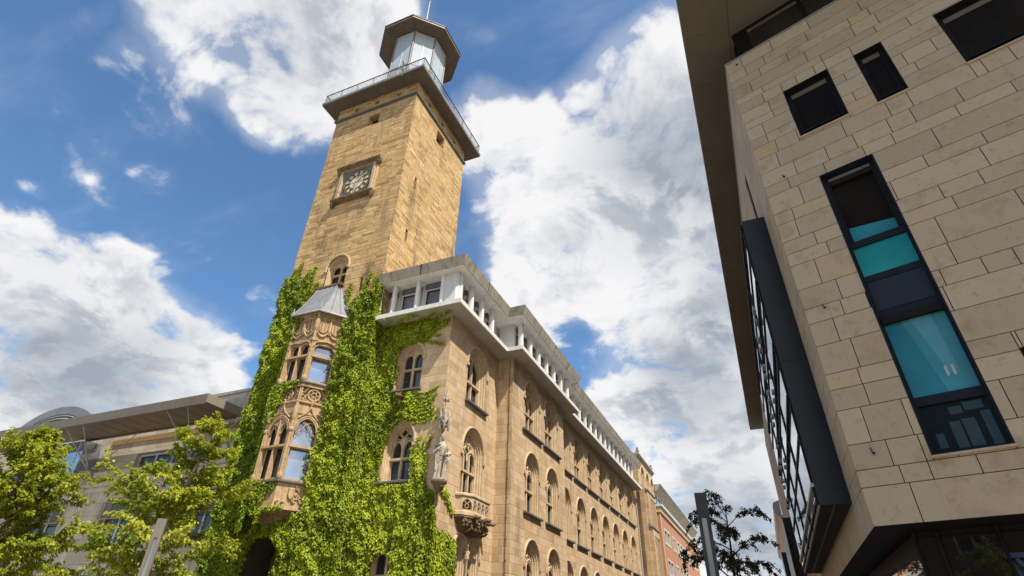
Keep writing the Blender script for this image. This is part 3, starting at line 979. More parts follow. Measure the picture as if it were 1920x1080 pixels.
        # ogee drip over the upper lights
        fz.tube([L(s, z, 0.06) for s, z in ((-hw + 0.06, 14.62), (-hw + 0.14, 14.9), (-hw * 0.45, 15.0), (0, 15.06 if i != 1 else 14.92), (hw * 0.45, 15.0), (hw - 0.14, 14.9), (hw - 0.06, 14.62))], 0.05, 5)
        fz.build('frieze', M['oriel_stone'], oriel)
        # carved apron: shield and leaves in relief
        ap = MB()
        rnd = random.Random(i)
        sh = [(-0.15, 7.42), (0.15, 7.42), (0.16, 7.1), (0.08, 6.92), (0, 6.86), (-0.08, 6.92), (-0.16, 7.1)]
        ap.prism([L(s, z, 0.0) for s, z in sh], [L(s * 0.85, 7.1 + (z - 7.1) * 0.85, 0.11) for s, z in sh])
        for j in range(26):
            s = rnd.uniform(-hw + 0.12, hw - 0.12); z = rnd.uniform(6.7, 7.48)
            if abs(s) < 0.2: continue
            rr = rnd.uniform(0.05, 0.10); a = rnd.uniform(0, PI)
            ap.tube([L(s + rr * 1.4 * math.cos(a + q) * (1 - q / 5), z + rr * 1.4 * math.sin(a + q) * (1 - q / 5), 0.03) for q in range(5)], [0.035, 0.05, 0.045, 0.035, 0.02], 5)
        ap.build('relief', M['oriel_stone'], oriel)
    # corbel under the oriel: ribbed half bowl
    cb = MB()
    prof = [(-0.02, 6.42), (-0.12, 6.36), (-0.30, 6.28), (-0.55, 6.12), (-0.95, 5.98), (-1.3, 5.9)]
    cb.strip([ring(z, o) for o, z in prof], smooth=False)
    for i in range(4):
        cb.tube([ring(z, o + 0.03)[i] for o, z in prof], 0.07, 6)
    for i in range(3):
        cb.tube([ring(z, o + 0.01)[i].lerp(ring(z, o + 0.01)[i + 1], 0.5) for o, z in prof], 0.05, 6)
    cb.build('corbel', M['dark_trim'], oriel)
    # roof
    rf = MB()
    e = ring(16.76, 0.34)
    e[0] = V(oc - 1.98, TY0, 16.76); e[3] = V(oc + 1.98, TY0, 16.76)
    tp = [V(oc - 0.86, TY0, 19.12), V(oc - 0.70, TY0 - 0.30, 19.10), V(oc + 0.70, TY0 - 0.30, 19.10), V(oc + 0.86, TY0, 19.12)]
    mid = [e[i].lerp(tp[i], 0.45) + V(0, 0, -0.14) for i in range(4)]
    rf.strip([[p + V(0, 0, -0.08) for p in e], e, mid, tp])
    rf.poly(tp)
    for i in range(4):
        rf.tube([e[i] + Z * 0.02, mid[i] + Z * 0.02, tp[i] + Z * 0.02], 0.04, 5)
    for i in range(3):
        for q in ((1, 2) if i != 1 else (1, 2, 3)):
            f = q / (3 if i != 1 else 4)
            rf.tube([x[i].lerp(x[i + 1], f) + Z * 0.015 for x in (e, mid, tp)], 0.022, 4)
    roof = rf.build('oriel_roof', M['zinc'], oriel, recalc=False)
    gt = MB()
    gt.tube([p + V(0, 0, -0.03) for p in e], 0.06, 6)
    for i in (1, 2):
        p = e[i].lerp(tp[i], 0.05); gt.tube([p, p + Z * 0.36], 0.028, 5)
    gt.build('gutter', M['pipe'], roof)
    return t


def lantern_glass():
    t = NT('lantern_glass')
    p = t.pos()
    n = t.noise(p, 0.7, 4, 0.6)
    c = t.ramp(n, [(0.3, (0.42, 0.49, 0.53)), (0.7, (0.54, 0.61, 0.65))])
    t.bsdf(c, 0.12, 0.0, 0.6)
    return t.m


M['lantern_glass'] = lantern_glass()
M['frame_white'] = plain('pale_metal_frame', (0.52, 0.53, 0.54), (0.66, 0.67, 0.68), 4, 0.4)
M['lantern_post'] = plain('bronze_metal', (0.20, 0.15, 0.115), (0.30, 0.24, 0.19), 4, 0.5)
M['lantern_soffit'] = plain('ribbed_timber_soffit', (0.16, 0.125, 0.098), (0.25, 0.20, 0.16), 2.5, 0.7)
M['clock_plate'] = plain('blue_grey_slate', (0.13, 0.15, 0.175), (0.21, 0.23, 0.26), 4, 0.55)
M['clock_dial'] = plain('ochre_dial', (0.62, 0.52, 0.30), (0.78, 0.66, 0.42), 1.4, 0.5)
M['clock_hand'] = plain('pale_clock_hand', (0.42, 0.42, 0.40), (0.52, 0.52, 0.50), 6, 0.4)
M['portal_dark'] = plain('shaded_portal_stone', (0.035, 0.028, 0.02), (0.06, 0.046, 0.03), 3, 0.9)  # stone coloured near black to carry the deep shade of the portal
tower = make_tower()


# ---------------------------------------------------------------- town hall wing
X1, X2, X3 = -12.945, -11.95, -12.50
Y1, Y2, Y3, Y4 = 21.53, 27.58, 37.0, 64.3
SOF = 16.20
SLT = 16.45
ROOF = 18.58


def make_wing():
    t = thing('town_hall', 'long sandstone town hall wing with rows of arched tracery windows and a white colonnaded attic', 'building', (-16, 40, 0))
    ws = Frame((0, Y1, 0), (1, 0, 0), (0, -1, 0))
    f1 = Frame((X1, 0, 0), (0, 1, 0), (1, 0, 0))
    w2 = Frame((0, Y2, 0), (1, 0, 0), (0, -1, 0))
    f2 = Frame((X2, 0, 0), (0, 1, 0), (1, 0, 0))
    f3 = Frame((X3, 0, 0), (0, 1, 0), (1, 0, 0))
    W = []   # frame, centre, hw, z0, spring, rise, style, k, kw
    W.append((ws, -15.27, 0.80, 12.28, 14.10, 0.72, 'cross', 0.8, {}))
    W.append((ws, -15.25, 0.80, 7.76, 9.55, 1.0, 'tracery', 0.8, {}))
    W.append((ws, -15.30, 0.80, 2.6, 4.5, 0.7, 'cross', 0.8, {}))
    W.append((f1, 24.82, 1.16, 12.26, 14.40, 1.14, 'shoulder', 1.25, {}))
    W.append((f1, 24.86, 1.18, 7.55, 9.62, 1.30, 'three', 1.1, dict(sill=False)))
    W.append((f1, 24.12, 0.62, 1.6, 5.02, 0.66, 'pair', 0.75, dict(sill=False)))
    W.append((f1, 25.46, 0.62, 1.6, 5.02, 0.66, 'pair', 0.75, dict(sill=False)))
    for c in (30.70, 34.28):
        W.append((f2, c, 1.28, 12.38, 14.55, 1.20, 'three', 1.25, dict(sill_hw=1.64)))
        W.append((f2, c, 1.14, 7.75, 10.0, 1.12, 'tracery', 1.15, dict(sill_hw=1.4)))
        W.append((f2, c, 1.14, 2.8, 5.2, 1.12, 'tracery', 1.15, {}))
    for i in range(7):
        W.append((f3, 38.85 + 3.69 * i, 1.30, 12.32, 14.50, 1.26, 'three', 1.3, dict(sill_hw=1.66)))
        W.append((f3, 38.75 + 3.68 * i, 1.14, 7.65, 9.85, 1.12, 'tracery', 1.2, dict(sill_hw=1.38)))
        W.append((f3, 38.75 + 3.68 * i, 1.14, 2.8, 5.1, 1.12, 'tracery', 1.2, {}))
    def holes(fr):
        return [hole(w[1], w[2], w[3], w[4], w[5]) for w in W if w[0] is fr]
    m = MB()
    wall_with_holes(ws, TX1, X1, -0.13, SOF, holes(ws), m)
    wall_with_holes(f1, Y1, Y2, -0.13, SOF, holes(f1), m)
    wall_with_holes(w2, X1, X2, -0.13, SOF, [], m)
    wall_with_holes(f2, Y2, Y3, -0.13, SOF, holes(f2), m)
    m.poly([V(X2, Y3, -.13), V(X3, Y3, -.13), V(X3, Y3, SOF), V(X2, Y3, SOF)])
    wall_with_holes(f3, Y3, Y4, -0.13, SOF, holes(f3), m)
    m.poly([V(X3, Y4, -.13), V(-26, Y4, -.13), V(-26, Y4, SOF), V(X3, Y4, SOF)])
    m.poly([V(-26, Y4, -.13), V(-26, TY1, -.13), V(-26, TY1, SOF), V(-26, Y4, SOF)])
    m.build('wall', M['wing_stone'], t, recalc=False)
    master = {}
    for fr, c, hw, z0, sp, ri, st, k, kw in W:
        key = (id(fr.u) if False else tuple(fr.u), tuple(fr.o), hw, z0)
        if key in master:
            c0, ob = master[key]
            again(ob, t, fr.u * (c - c0))
        else:
            ob = gothic_window(t, fr, c, hw, z0, sp, ri, st, k=k, pane='pane', **kw)
            master[key] = (c, ob)
    # plinth
    # balcony with carved corbel
    c = 24.86
    hx = 1.38
    A = [(-hx - 0.1, 0.0), (-hx, 0.28), (-0.88, 0.62), (0.88, 0.62), (hx, 0.28), (hx + 0.1, 0.0)]
    P = lambda z, o=0.0: [f1(c + s * (1 + o), z, d * (1 + o * 1.5) + (0.001 if d == 0 else 0)) for s, d in A]
    b = MB()
    b.strip([P(6.48, -.05), P(6.48, 0.06), P(6.62, 0.06), P(6.66, 0.0)]); b.poly(P(6.48, 0.06)); b.poly(P(6.66, 0.0))
    bal = b.build('balcony', M['trim_stone'], t)
    rl = MB()
    for i in range(5):
        a, e = P(0)[i], P(0)[i + 1]
        w_ = (e - a).length
        u = (e - a).normalized(); n = V(u.y, -u.x, 0)
        L = Frame(a, u, n)
        if w_ < 0.55:
            rl.fbox(L, 0, w_, 6.66, 7.32, -0.12, 0.0)
            continue
        nn = max(1, round(w_ / 0.42))
        hs = []
        for j in range(nn):
            s0, s1 = w_ * j / nn + 0.05, w_ * (j + 1) / nn - 0.05
            hs.append(light_loop(s0, s1, 6.74, 6.95, 7.22, 6, 0.8))
        rl.plate(L, rect_loop(0, w_, 6.66, 7.32), hs, 0.0, -0.12)
        for j in range(nn):
            s = w_ * (j + 0.5) / nn
            rl.tube([L(s + x, z, -0.05) for x, z in circle_loop(0, 6.9, 0.10, 9)], 0.025, 4, closed=True)
            for sg in (-1, 1):
                rl.tube([L(s + sg * 0.14, 7.1, -0.03), L(s + sg * 0.04, 7.02, -0.03)], 0.025, 4)
    rl.build('parapet', M['trim_stone'], bal, recalc=False)
    cp = MB()
    cp.strip([P(7.32, -.02), P(7.34, 0.06), P(7.42, 0.06), P(7.47, 0.0), P(7.47, -0.16)]); cp.poly(P(7.325, 0.0))
    cp.build('coping', M['trim_stone'], bal)
    co = MB()
    co.strip([P(6.48, 0.02), P(6.40, 0.05), P(6.32, -0.02), P(6.2, -0.10), P(6.02, -0.22), P(5.95, -0.20), P(5.88, -0.30), P(5.74, -0.62)]); co.poly(P(5.74, -0.62))
    rnd = random.Random(3)
    for i in range(60):
        s = rnd.uniform(-hx, hx)
        d = 0.36 + 0.34 * (1 - min(1, max(0, abs(s) - 0.5) / 0.9))
        z = rnd.choice([6.26, 6.2, 6.12]) + rnd.uniform(-.05, .05)
        p = f1(c + s, z, d * (0.95 if z > 6.18 else 0.84))
        co.lathe([(0.0, p.z - 0.09), (0.06, p.z - 0.05), (0.075, p.z), (0.04, p.z + 0.06), (0.0, p.z + 0.08)], (p.x, p.y), 5)
    for s in (-0.8, 0.15, 1.15):       # beasts at the corners
        d = 0.38 + 0.34 * (1 - min(1, max(0, abs(s) - 0.5) / 0.9))
        a = f1(c + s, 6.42, d)
        co.tube([a, a + V(0.12, 0.05, 0.06), a + V(0.25, 0.1, 0.0), a + V(0.36, 0.14, 0.05)], [0.09, 0.10, 0.08, 0.04], 6)
        co.tube([a + V(0.2, 0.08, 0.04), a + V(0.18, 0.14, 0.15)], [0.04, 0.01], 4)
    for i in range(5):
        s = -0.8 + 1.6 * i / 4
        co.tube([f1(c + s, 5.98, 0.62), f1(c + s, 5.88, 0.46), f1(c + s, 5.8, 0.2)], [0.07, 0.06, 0.03], 5)
    co.build('corbel', M['dark_trim'], bal)
    # colonnette between the twin windows below
    cl = MB()
    pz = f1(24.79, 0, 0.02)
    cl.lathe([(0.11, 1.6), (0.08, 1.75), (0.075, 4.75), (0.12, 4.82), (0.09, 4.88), (0.17, 5.05), (0.15, 5.1)], (pz.x, pz.y), 10)
    cl.build('colonnette', M['trim_stone'], t)
    # console and canopy that hold the corner statue
    cc = (X1 + 0.28, Y1 - 0.28)
    k = MB()
    k.lathe([(0.02, 6.95), (0.10, 7.0), (0.14, 7.08), (0.24, 7.18), (0.27, 7.25), (0.25, 7.29), (0.36, 7.37), (0.38, 7.46), (0.0, 7.47)], cc, 8)
    k.build('statue_console', M['dark_trim'], t)
    k = MB()
    k.lathe([(0.20, 9.92), (0.225, 10.0), (0.21, 10.2), (0.15, 10.32), (0.11, 10.5), (0.085, 10.7)], cc, 6, smooth=False)
    k.poly([V(cc[0] + 0.20 * math.cos(a), cc[1] + 0.20 * math.sin(a), 10.06) for a in [2 * PI * i / 6 for i in range(6)]])
    for i in range(6):
        a = 2 * PI * i / 6
        x, y = cc[0] + 0.225 * math.cos(a), cc[1] + 0.225 * math.sin(a)
        k.lathe([(0.0, 9.72), (0.05, 9.8), (0.06, 9.95), (0.07, 10.2), (0.10, 10.28), (0.05, 10.4), (0.07, 10.5), (0.0, 10.7)], (x, y), 5)
        b_ = a + PI / 6
        x2, y2 = cc[0] + 0.29 * math.cos(b_), cc[1] + 0.29 * math.sin(b_)
        k.tube([V(x, y, 9.98), V(x2, y2, 10.22), V(x2, y2, 10.42)], [0.04, 0.05, 0.01], 5)
        e = a + PI / 3
        k.tube([V(cc[0] + 0.225 * math.cos(e), cc[1] + 0.225 * math.sin(e), 9.98), V(x2, y2, 10.22)], [0.04, 0.04], 5)
    k.lathe([(0.085, 10.6), (0.06, 10.75), (0.055, 11.12), (0.10, 11.17), (0.115, 11.26), (0.075, 11.33), (0.095, 11.4), (0.06, 11.5), (0.035, 11.8), (0.012, 11.95), (0.0, 11.98)], cc, 7, smooth=False)
    for i in range(6):
        a = 2 * PI * i / 6
        k.lathe([(0.0, 11.13), (0.05, 11.2), (0.04, 11.3), (0.0, 11.36)], (cc[0] + 0.13 * math.cos(a), cc[1] + 0.17 * math.sin(a)), 5)
    k.build('statue_canopy', M['statue_stone'], t)

    # ---- attic storey
    def offs(o, closed_far=0.0):
        """outline of the attic, o metres outside the stone walls, from the tower to the far end"""
        return [(TX1 + 0.02, Y1 - o), (X1 + o, Y1 - o), (X1 + o, Y2 - o), (X2 + o, Y2 - o), (X2 + o, Y3 + o), (X3 + o, Y3 + o), (X3 + o, Y4 - 0.6 + closed_far)]
    R = lambda o, z, ex=0.0: [V(x, y, z) for x, y in offs(o, ex)]
    s = MB()
    s.strip([R(-0.6, SOF), R(1.0, SOF), R(1.0, SLT), R(-0.6, SLT)])
    s.poly([R(-0.6, SOF)[-1], R(1.0, SOF)[-1], R(1.0, SLT)[-1], R(-0.6, SLT)[-1]])
    s.poly([R(-0.6, SOF)[0], R(1.0, SOF)[0], R(1.0, SLT)[0], R(-0.6, SLT)[0]])
    slab = s.build('attic_slab', M['slab_white'], t)
    so = MB(); so.strip([R(0.001, SOF - 0.004), R(0.93, SOF - 0.004)])
    so.build('soffit', M['soffit_warm'], slab, recalc=False)
    r = MB()
    top, sof = 19.10, ROOF
    r.strip([R(-1.4, sof), R(1.0, sof)])
    r.build('attic_ceiling', M['slab_white'], t, recalc=False)
    r = MB()
    r.strip([R(0.98, sof - 0.02), R(1.03, sof - 0.02), R(1.22, top), R(1.0, top + 0.03), R(-3.5, top + 0.06)])
    r.poly([R(1.03, sof - .02)[-1], R(1.22, top)[-1], R(-3.5, top + .06)[-1], R(-3.5, sof)[-1], R(0.98, sof - 0.02)[-1]])
    r.poly([R(1.03, sof - .02)[0], R(1.22, top)[0], R(-1.5, top + .06)[0], R(-1.5, sof)[0], R(0.98, sof - 0.02)[0]])
    roof = r.build('roof', M['concrete'], t, recalc=False)
    jt = MB()
    lo, hi = offs(1.035), offs(1.225)
    for i in range(len(lo) - 1):
        a0, a1 = V(*lo[i], sof - 0.02), V(*lo[i + 1], sof - 0.02)
        b0, b1 = V(*hi[i], top), V(*hi[i + 1], top)
        n = max(1, int((a1 - a0).length / 2.3))
        for j in range(1, n):
            p, q = a0.lerp(a1, j / n), b0.lerp(b1, j / n)
            u = (a1 - a0).normalized() * 0.035
            jt.poly([p - u, p + u, q + u, q - u])
    o_ = jt.build('fascia_joint', M['frame_dark'], roof, recalc=False)
    o_['kind'] = 'stuff'
    # glazed wall behind the columns
    runs = []
    pts = offs(0.02)
    cols = offs(0.45)
    for i in range(len(pts) - 1):
        a, b_ = V(*pts[i], 0), V(*pts[i + 1], 0)
        runs.append((a, b_))
    for i, (a, b_) in enumerate(runs):
        u = (b_ - a).normalized(); n = V(u.y, -u.x, 0); w_ = (b_ - a).length
        L = Frame(a, u, n)
        if i in (2, 4):            # short returns are closed by white panels
            m = MB(); m.fbox(L, 0.0, w_ / 2 - 0.008, SLT, ROOF, -0.2, 0.02); m.fbox(L, w_ / 2 + 0.008, w_, SLT, ROOF, -0.2, 0.02)
            m.fbox(L, w_ / 2 - 0.02, w_ / 2 + 0.02, SLT, ROOF, -0.2, 0.005)
            m.build('corner_panel', M['panel_white'], t)
            continue
        pit = (1.58, 1.37, 0, 1.53, 0, 1.63)[i]
        ca = V(*cols[i], 0); cb = V(*cols[i + 1], 0)
        if i == 0:
            cs = [V(x, Y1 - 0.45, 0) for x in (-16.63, -15.06, -13.46)]
        elif i == 1:
            cs = [V(X1 + 0.45, y, 0) for y in (21.38, 22.72, 24.06, 25.48)]
        elif i == 3:
            cs = [V(X2 + 0.45, 27.73 + 1.53 * j, 0) for j in range(7)]
        else:
            cs = [V(X3 + 0.45, 38.55 + 1.63 * j, 0) for j in range(15)]
        for c_ in cs:
            k = MB()
            ring_ = []
            for q in range(12):
                an = 2 * PI * q / 12
                x = math.copysign(abs(math.cos(an)) ** 0.6, math.cos(an)) * 0.118
                y = math.copysign(abs(math.sin(an)) ** 0.6, math.sin(an)) * 0.165
                ring_.append(c_ + u * x + n * (y - 0.05))
            k.strip([[p + Z * SLT for p in ring_], [p + Z * ROOF for p in ring_]], closed=True, smooth=True)
            k.build('column', M['slab_white'], t)
        # panels (dark head box, frame, glass) between the columns
        ps = [(c_ - a).dot(u) for c_ in cs]
        ps = [ps[0] - pit] + ps + [ps[-1] + pit]
        bw = MB(); bw.fbox(L, 0, w_, SLT, ROOF, -0.30, -0.22)
        bw.build('attic_wall', M['panel_white'], t)
        for q in range(len(ps) - 1):
            s0, s1 = max(ps[q] + 0.17, 0.02), min(ps[q + 1] - 0.17, w_ - 0.02)
            if s1 - s0 < 0.4:
                continue
            m = MB()
            m.fbox(L, s0, s1, ROOF - 0.34, ROOF - 0.02, -0.21, -0.02)
            wn = m.build('attic_window', M['blind_box'], t)
            m = MB()
            m.plate(L, rect_loop(s0, s1, SLT + 0.02, ROOF - 0.35), [rect_loop(s0 + 0.07, s1 - 0.07, SLT + 0.14, ROOF - 0.44)], -0.10, -0.2)
            m.build('outer_frame', M['frame_white'], wn, recalc=False)
            m = MB()
            m.plate(L, rect_loop(s0 + 0.071, s1 - 0.071, SLT + 0.141, ROOF - 0.441), [rect_loop(s0 + 0.14, s1 - 0.14, SLT + 0.22, ROOF - 0.52)], -0.13, -0.2)
            m.build('sash', M['frame_dark'], wn, recalc=False)
            m = MB(); m.fbox(L, s0 + 0.10, s1 - 0.10, SLT + 0.18, ROOF - 0.48, -0.2, -0.17)
            m.build('pane', M['pane_attic'], wn)
    # corner pier panels
    k = MB()
    x0, y0 = X1 + 0.46, Y1 - 0.52
    ring_ = [(x0 - 1.0, y0 + 0.10), (x0 - 0.72, y0 - 0.02), (x0 - 0.10, y0 - 0.02), (x0 + 0.02, y0 + 0.10), (x0 + 0.02, y0 + 0.55), (x0 - 1.0, y0 + 0.55)]
    k.strip([[V(x, y, SLT) for x, y in ring_], [V(x, y, ROOF) for x, y in ring_]], closed=True)
    k.build('corner_pier', M['panel_white'], t)
    # pipes
    k = MB(); k.tube([V(TX1 + 0.12, Y1 - 0.10, SOF), V(TX1 + 0.12, Y1 - 0.10, 0)], 0.055, 8)
    for z in (15, 12.5, 10, 7.5, 5): k.tube([V(TX1 + 0.12, Y1 - 0.10, z), V(TX1 + 0.12, Y1 - 0.10, z + 0.08)], 0.072, 8)
    k.tube([V(TX1 + 0.10, Y1 - 0.70, ROOF - 0.05), V(TX1 + 0.10, Y1 - 0.70, SLT)], 0.05, 8)
    k.build('downpipe', M['pipe'], t)
    k = MB(); k.tube([V(X3 + 0.12, Y4 - 0.25, SOF), V(X3 + 0.12, Y4 - 0.25, 0)], 0.07, 8)
    k.build('downpipe', M['pipe'], t)
    k = MB()
    k.tube([w2(-12.17, 16.1, 0.03), w2(-12.17, 12, 0.03), w2(-12.19, 9.0, 0.03), w2(-12.18, 0, 0.03)], 0.014, 4)
    for z in range(1, 16): k.fbox(w2, -12.20, -12.15, z, z + 0.04, 0, 0.05)
    k.build('lightning_cable', M['iron'], t)
    # plant room and rail on the roof
    k = MB(); k.box(-15.5, -13.3, 43.5, 47.5, 19.38, 21.4); k.box(-15.6, -13.2, 43.4, 47.6, 21.4, 21.5)
    pl = k.build('plant_room', M['panel_white'], t)
    k = MB()
    for y in np.arange(43.6, 52, 1.0): k.tube([V(-12.6, y, 19.38), V(-12.6, y, 20.3)], 0.02, 4)
    for z in (19.9, 20.3): k.tube([V(-12.6, 43.6, z), V(-12.6, 51.6, z)], 0.018, 4)
    k.build('roof_rail', M['frame_grey'], t)
    return t


M['soffit_warm'] = plain('pale_soffit', (0.42, 0.385, 0.33), (0.52, 0.48, 0.42), 0.8, 0.85, spec=0.2, streak=0.1)
M['blind_box'] = plain('dark_louvre_box', (0.10, 0.105, 0.115), (0.15, 0.155, 0.165), 3, 0.5)
M['pane_attic'] = glass('attic_pane', (0.16, 0.18, 0.20), 0.04, spec=0.9)
wing = make_wing()


# ---------------------------------------------------------------- office building on the right
OP = V(2.13, 13.84, 0)
OE = V(math.cos(math.radians(-17.5)), math.sin(math.radians(-17.5)), 0)
ON = V(OE.y, -OE.x, 0)            # out of the front wall


def rect_subtract(r, h):
    """pieces of rectangle r (s0,s1,z0,z1) outside rectangle h"""
    s0, s1, z0, z1 = r
    a0, a1, b0, b1 = h
    if a1 <= s0 or a0 >= s1 or b1 <= z0 or b0 >= z1:
        return [r]
    out = []
    if a0 > s0: out.append((s0, a0, z0, z1))
    if a1 < s1: out.append((a1, s1, z0, z1))
    m0, m1 = max(s0, a0), min(s1, a1)
    if b0 > z0: out.append((m0, m1, z0, b0))
    if b1 < z1: out.append((m0, m1, b1, z1))
    return out


def cladding(name, fr, s0, s1, rows, holes, mat, parent, wmin=0.5, wmax=1.9, seed=1, first=None):
    """stone slabs with open joints, cut round the windows; one mesh, joints are real gaps in front of a dark back wall"""
    rnd = random.Random(seed)
    m = MB()
    g = 0.009
    for i in range(len(rows) - 1):
        z0, z1 = rows[i], rows[i + 1]
        hgt = z1 - z0
        s = s0
        while s < s1 - 0.01:
            w_ = rnd.uniform(wmin, wmax) * (1.25 if hgt > 0.6 else 1.0)
            if s == s0: w_ = rnd.uniform(0.45, 1.0) if first is None else first
            e = min(s + w_, s1)
            if s1 - e < 0.3: e = s1
            ps = [(s, e, z0, z1)]
            for h in holes:
                ps = [q for p in ps for q in rect_subtract(p, h)]
            off = rnd.uniform(-0.0015, 0.0015)
            for a, b, c, d in ps:
                if b - a > 0.03 and d - c > 0.03:
                    ga = 0 if a == s0 else g
                    gb = 0 if b == s1 else g
                    m.fbox(fr, a + ga, b - gb, c + g, d - g, -0.04, off)
            s = e
    return m.build(name, mat, parent)


def make_office():
    t = thing('office_building', 'modern limestone clad office block with dark framed windows and a deep flat roof overhang', 'building', (6, 20, 0))
    fr = Frame(OP, OE, ON)
    st = Frame((OP.x, 0, 0), (0, 1, 0), (-1, 0, 0))
    S1 = 16.0
    YE = 62.0
    zb, zp = 3.73, 19.22
    rows = [3.73, 4.49, 4.85, 5.40, 6.19, 6.69, 7.09, 7.84, 8.47, 8.90, 9.49, 10.26, 10.66, 11.08, 11.70, 12.10, 12.79, 13.18, 13.72, 14.32, 14.83, 15.20, 15.74, 16.05, 16.55, 17.0, 17.3, 17.82, 18.2, 18.68, zp]
    wins = dict(square=(1.36, 2.66, 14.45, 16.58), narrow=(3.38, 4.10, 14.36, 16.55), wide=(5.38, 8.2, 14.30, 16.50), tall=(1.41, 2.73, 4.94, 12.79), side=(3.48, 5.1, 4.94, 6.72))
    extra = [(9.6, 10.9, 14.4, 16.5), (6.6, 7.9, 4.94, 12.79), (10.2, 11.5, 4.94, 12.79)]
    H = list(wins.values()) + extra
    bk = MB()
    bk.plate(fr, [(0.02, zb), (S1, zb), (S1, zp), (0.02, zp)], [rect_loop(*h) for h in H], -0.05)
    for h in H:
        a = rect_loop(*h)
        bk.strip([[fr(s, z, -0.05) for s, z in a], [fr(s, z, -0.36) for s, z in a]], closed=True)
    y0 = OP.y + 0.02
    sh = [(20.0, 20.7, 11.2, 14.9), (24.0, 24.7, 14.0, 17.5)]
    shl = [(17.2 + 3.1 * i, 17.9 + 3.1 * i, 14.5, 17.0) for i in range(14)]
    bk.plate(st, [(y0, zb), (YE, zb), (YE, zp), (y0, zp)], [rect_loop(*h) for h in shl], -0.05)
    for h in shl:
        a = rect_loop(*h)
        bk.strip([[st(s, z, -0.05) for s, z in a], [st(s, z, -0.36) for s, z in a]], closed=True)
    bk.poly([V(OP.x, YE, zb), V(20, YE, zb), V(20, YE, zp), V(OP.x, YE, zp)])
    bk.build('wall', M['office_back'], t, recalc=False)
    cladding('cladding', fr, 0.0, S1, rows, H, M['slab_stone'], t, seed=5)
    cladding('cladding', st, OP.y, YE, rows, shl, M['slab_stone'], t, 0.7, 1.6, seed=9, first=0.8)
    for h in shl:
        q = MB(); q.poly([st(s, z, -0.34) for s, z in rect_loop(*h)])
        q.build('slit_window', M['pane_dark'], t)
    # coping at the parapet
    co = MB()
    co.fbox(fr, -0.03, S1, zp + 0.001, zp + 0.05, -0.5, 0.035)
    co.fbox(st, OP.y - 0.03, YE, zp + 0.002, zp + 0.049, -0.5, 0.03)
    co.build('coping', M['alu'], t)

    def office_window(name, h, bars, panes, sill=True, rec=0.22):
        s0, s1, z0, z1 = h
        w = MB()
        w.plate(fr, rect_loop(s0 + .002, s1 - .002, z0 + .002, z1 - .002), [rect_loop(s0 + 0.07, s1 - 0.07, z0 + 0.08, z1 - 0.06)], -rec + 0.06, -rec - 0.06)
        w.plate(fr, rect_loop(s0 + .001, s1 - .001, z0 + .001, z1 - .001), [rect_loop(s0 + 0.025, s1 - 0.025, z0 + 0.025, z1 - 0.025)], 0.012, -rec + 0.05)
        ob = w.build(name, M['frame_navy' if name != 'window' else 'frame_black'], t, recalc=False)
        for zc, hh in bars:
            b = MB(); b.fbox(fr, s0 + 0.07, s1 - 0.07, zc - hh, zc + hh, -rec - 0.06, -rec + 0.05)
            b.build('crossbar', M['frame_navy'], ob)
        for a, b_, c, d, mat, dd in panes:
            p = MB(); p.poly([fr(s, z, dd) for s, z in rect_loop(a, b_, c, d)])
            p.build('pane', M[mat], ob)
        if sill:
            b = MB(); b.fbox(fr, s0 - 0.03, s1 + 0.06, z0 - 0.055, z0 - 0.006, -0.05, 0.055)
            b.build('sill', M['slab_stone'], ob)
        # top blind box, a paler strip under the head
        return ob
    for key in ('square', 'narrow', 'wide', 'side'):
        s0, s1, z0, z1 = wins[key]
        ob = office_window('window', wins[key], [(z0 + 0.32, 0.02)] if key != 'side' else [], [(s0 + 0.05, s1 - 0.05, z0 + 0.06, z1 - 0.05, 'pane_office', -0.24)])
        b = MB(); b.fbox(fr, s0 + 0.09, s1 - 0.09, z1 - 0.30, z1 - 0.12, -0.235, -0.20)
        b.build('blind_rail', M['blind_rail'], ob)
        b = MB(); b.plate(fr, rect_loop(s0 + 0.071, s1 - 0.071, z0 + 0.081, z1 - 0.061), [rect_loop(s0 + 0.14, s1 - 0.14, z0 + 0.15, z1 - 0.13)], -0.19, -0.23)
        b.build('sash', M['frame_black'], ob, recalc=False)
    for h in extra:
        office_window('window', h, [], [(h[0] + 0.05, h[1] - 0.05, h[2] + 0.06, h[3] - 0.05, 'pane_office', -0.24)])
    s0, s1, z0, z1 = wins['tall']
    a, b_ = s0 + 0.06, s1 - 0.06
    tall = office_window('tall_window', wins['tall'], [(10.36, 0.09), (9.28, 0.10), (8.30, 0.10), (6.10, 0.10)],
                         [(a, b_, 10.4, 12.75, 'pane_office', -0.27), (a, b_, 9.32, 10.32, 'pane_teal', -0.24), (a, b_, 6.15, 8.1, 'pane_teal_pale', -0.24), (a, b_, 5.0, 6.05, 'pane_green', -0.24)])
    q = MB(); q.fbox(fr, a + 0.01, b_ - 0.01, 8.36, 9.22, -0.26, -0.17)
    q.build('spandrel_panel', M['panel_navy'], tall, bevel=0.006)
    q = MB(); q.poly([fr(s, z, -0.262) for s, z in ((a + 0.1, 10.48), (b_ - 0.05, 10.48), (b_ - 0.05, 10.80), (a + 0.1, 10.95))])
    q.build('film_strip', M['pane_teal_pale'], tall)
    q = MB()   # tilted open casement at the top: hinged below, leaning in
    q.strip([[fr(a + 0.06, 10.5, -0.20), fr(b_ - 0.06, 10.5, -0.20)], [fr(a + 0.06, 12.55, -0.26), fr(b_ - 0.06, 12.62, -0.26)]]) if False else None
    for x in (a + 0.0, b_ - 0.09):
        q.fbox(fr, x, x + 0.09, 10.46, 12.70, -0.25, -0.17)
    q.fbox(fr, a, b_, 12.42, 12.56, -0.25, -0.165)
    q.build('tilt_casement', M['frame_black'], tall)
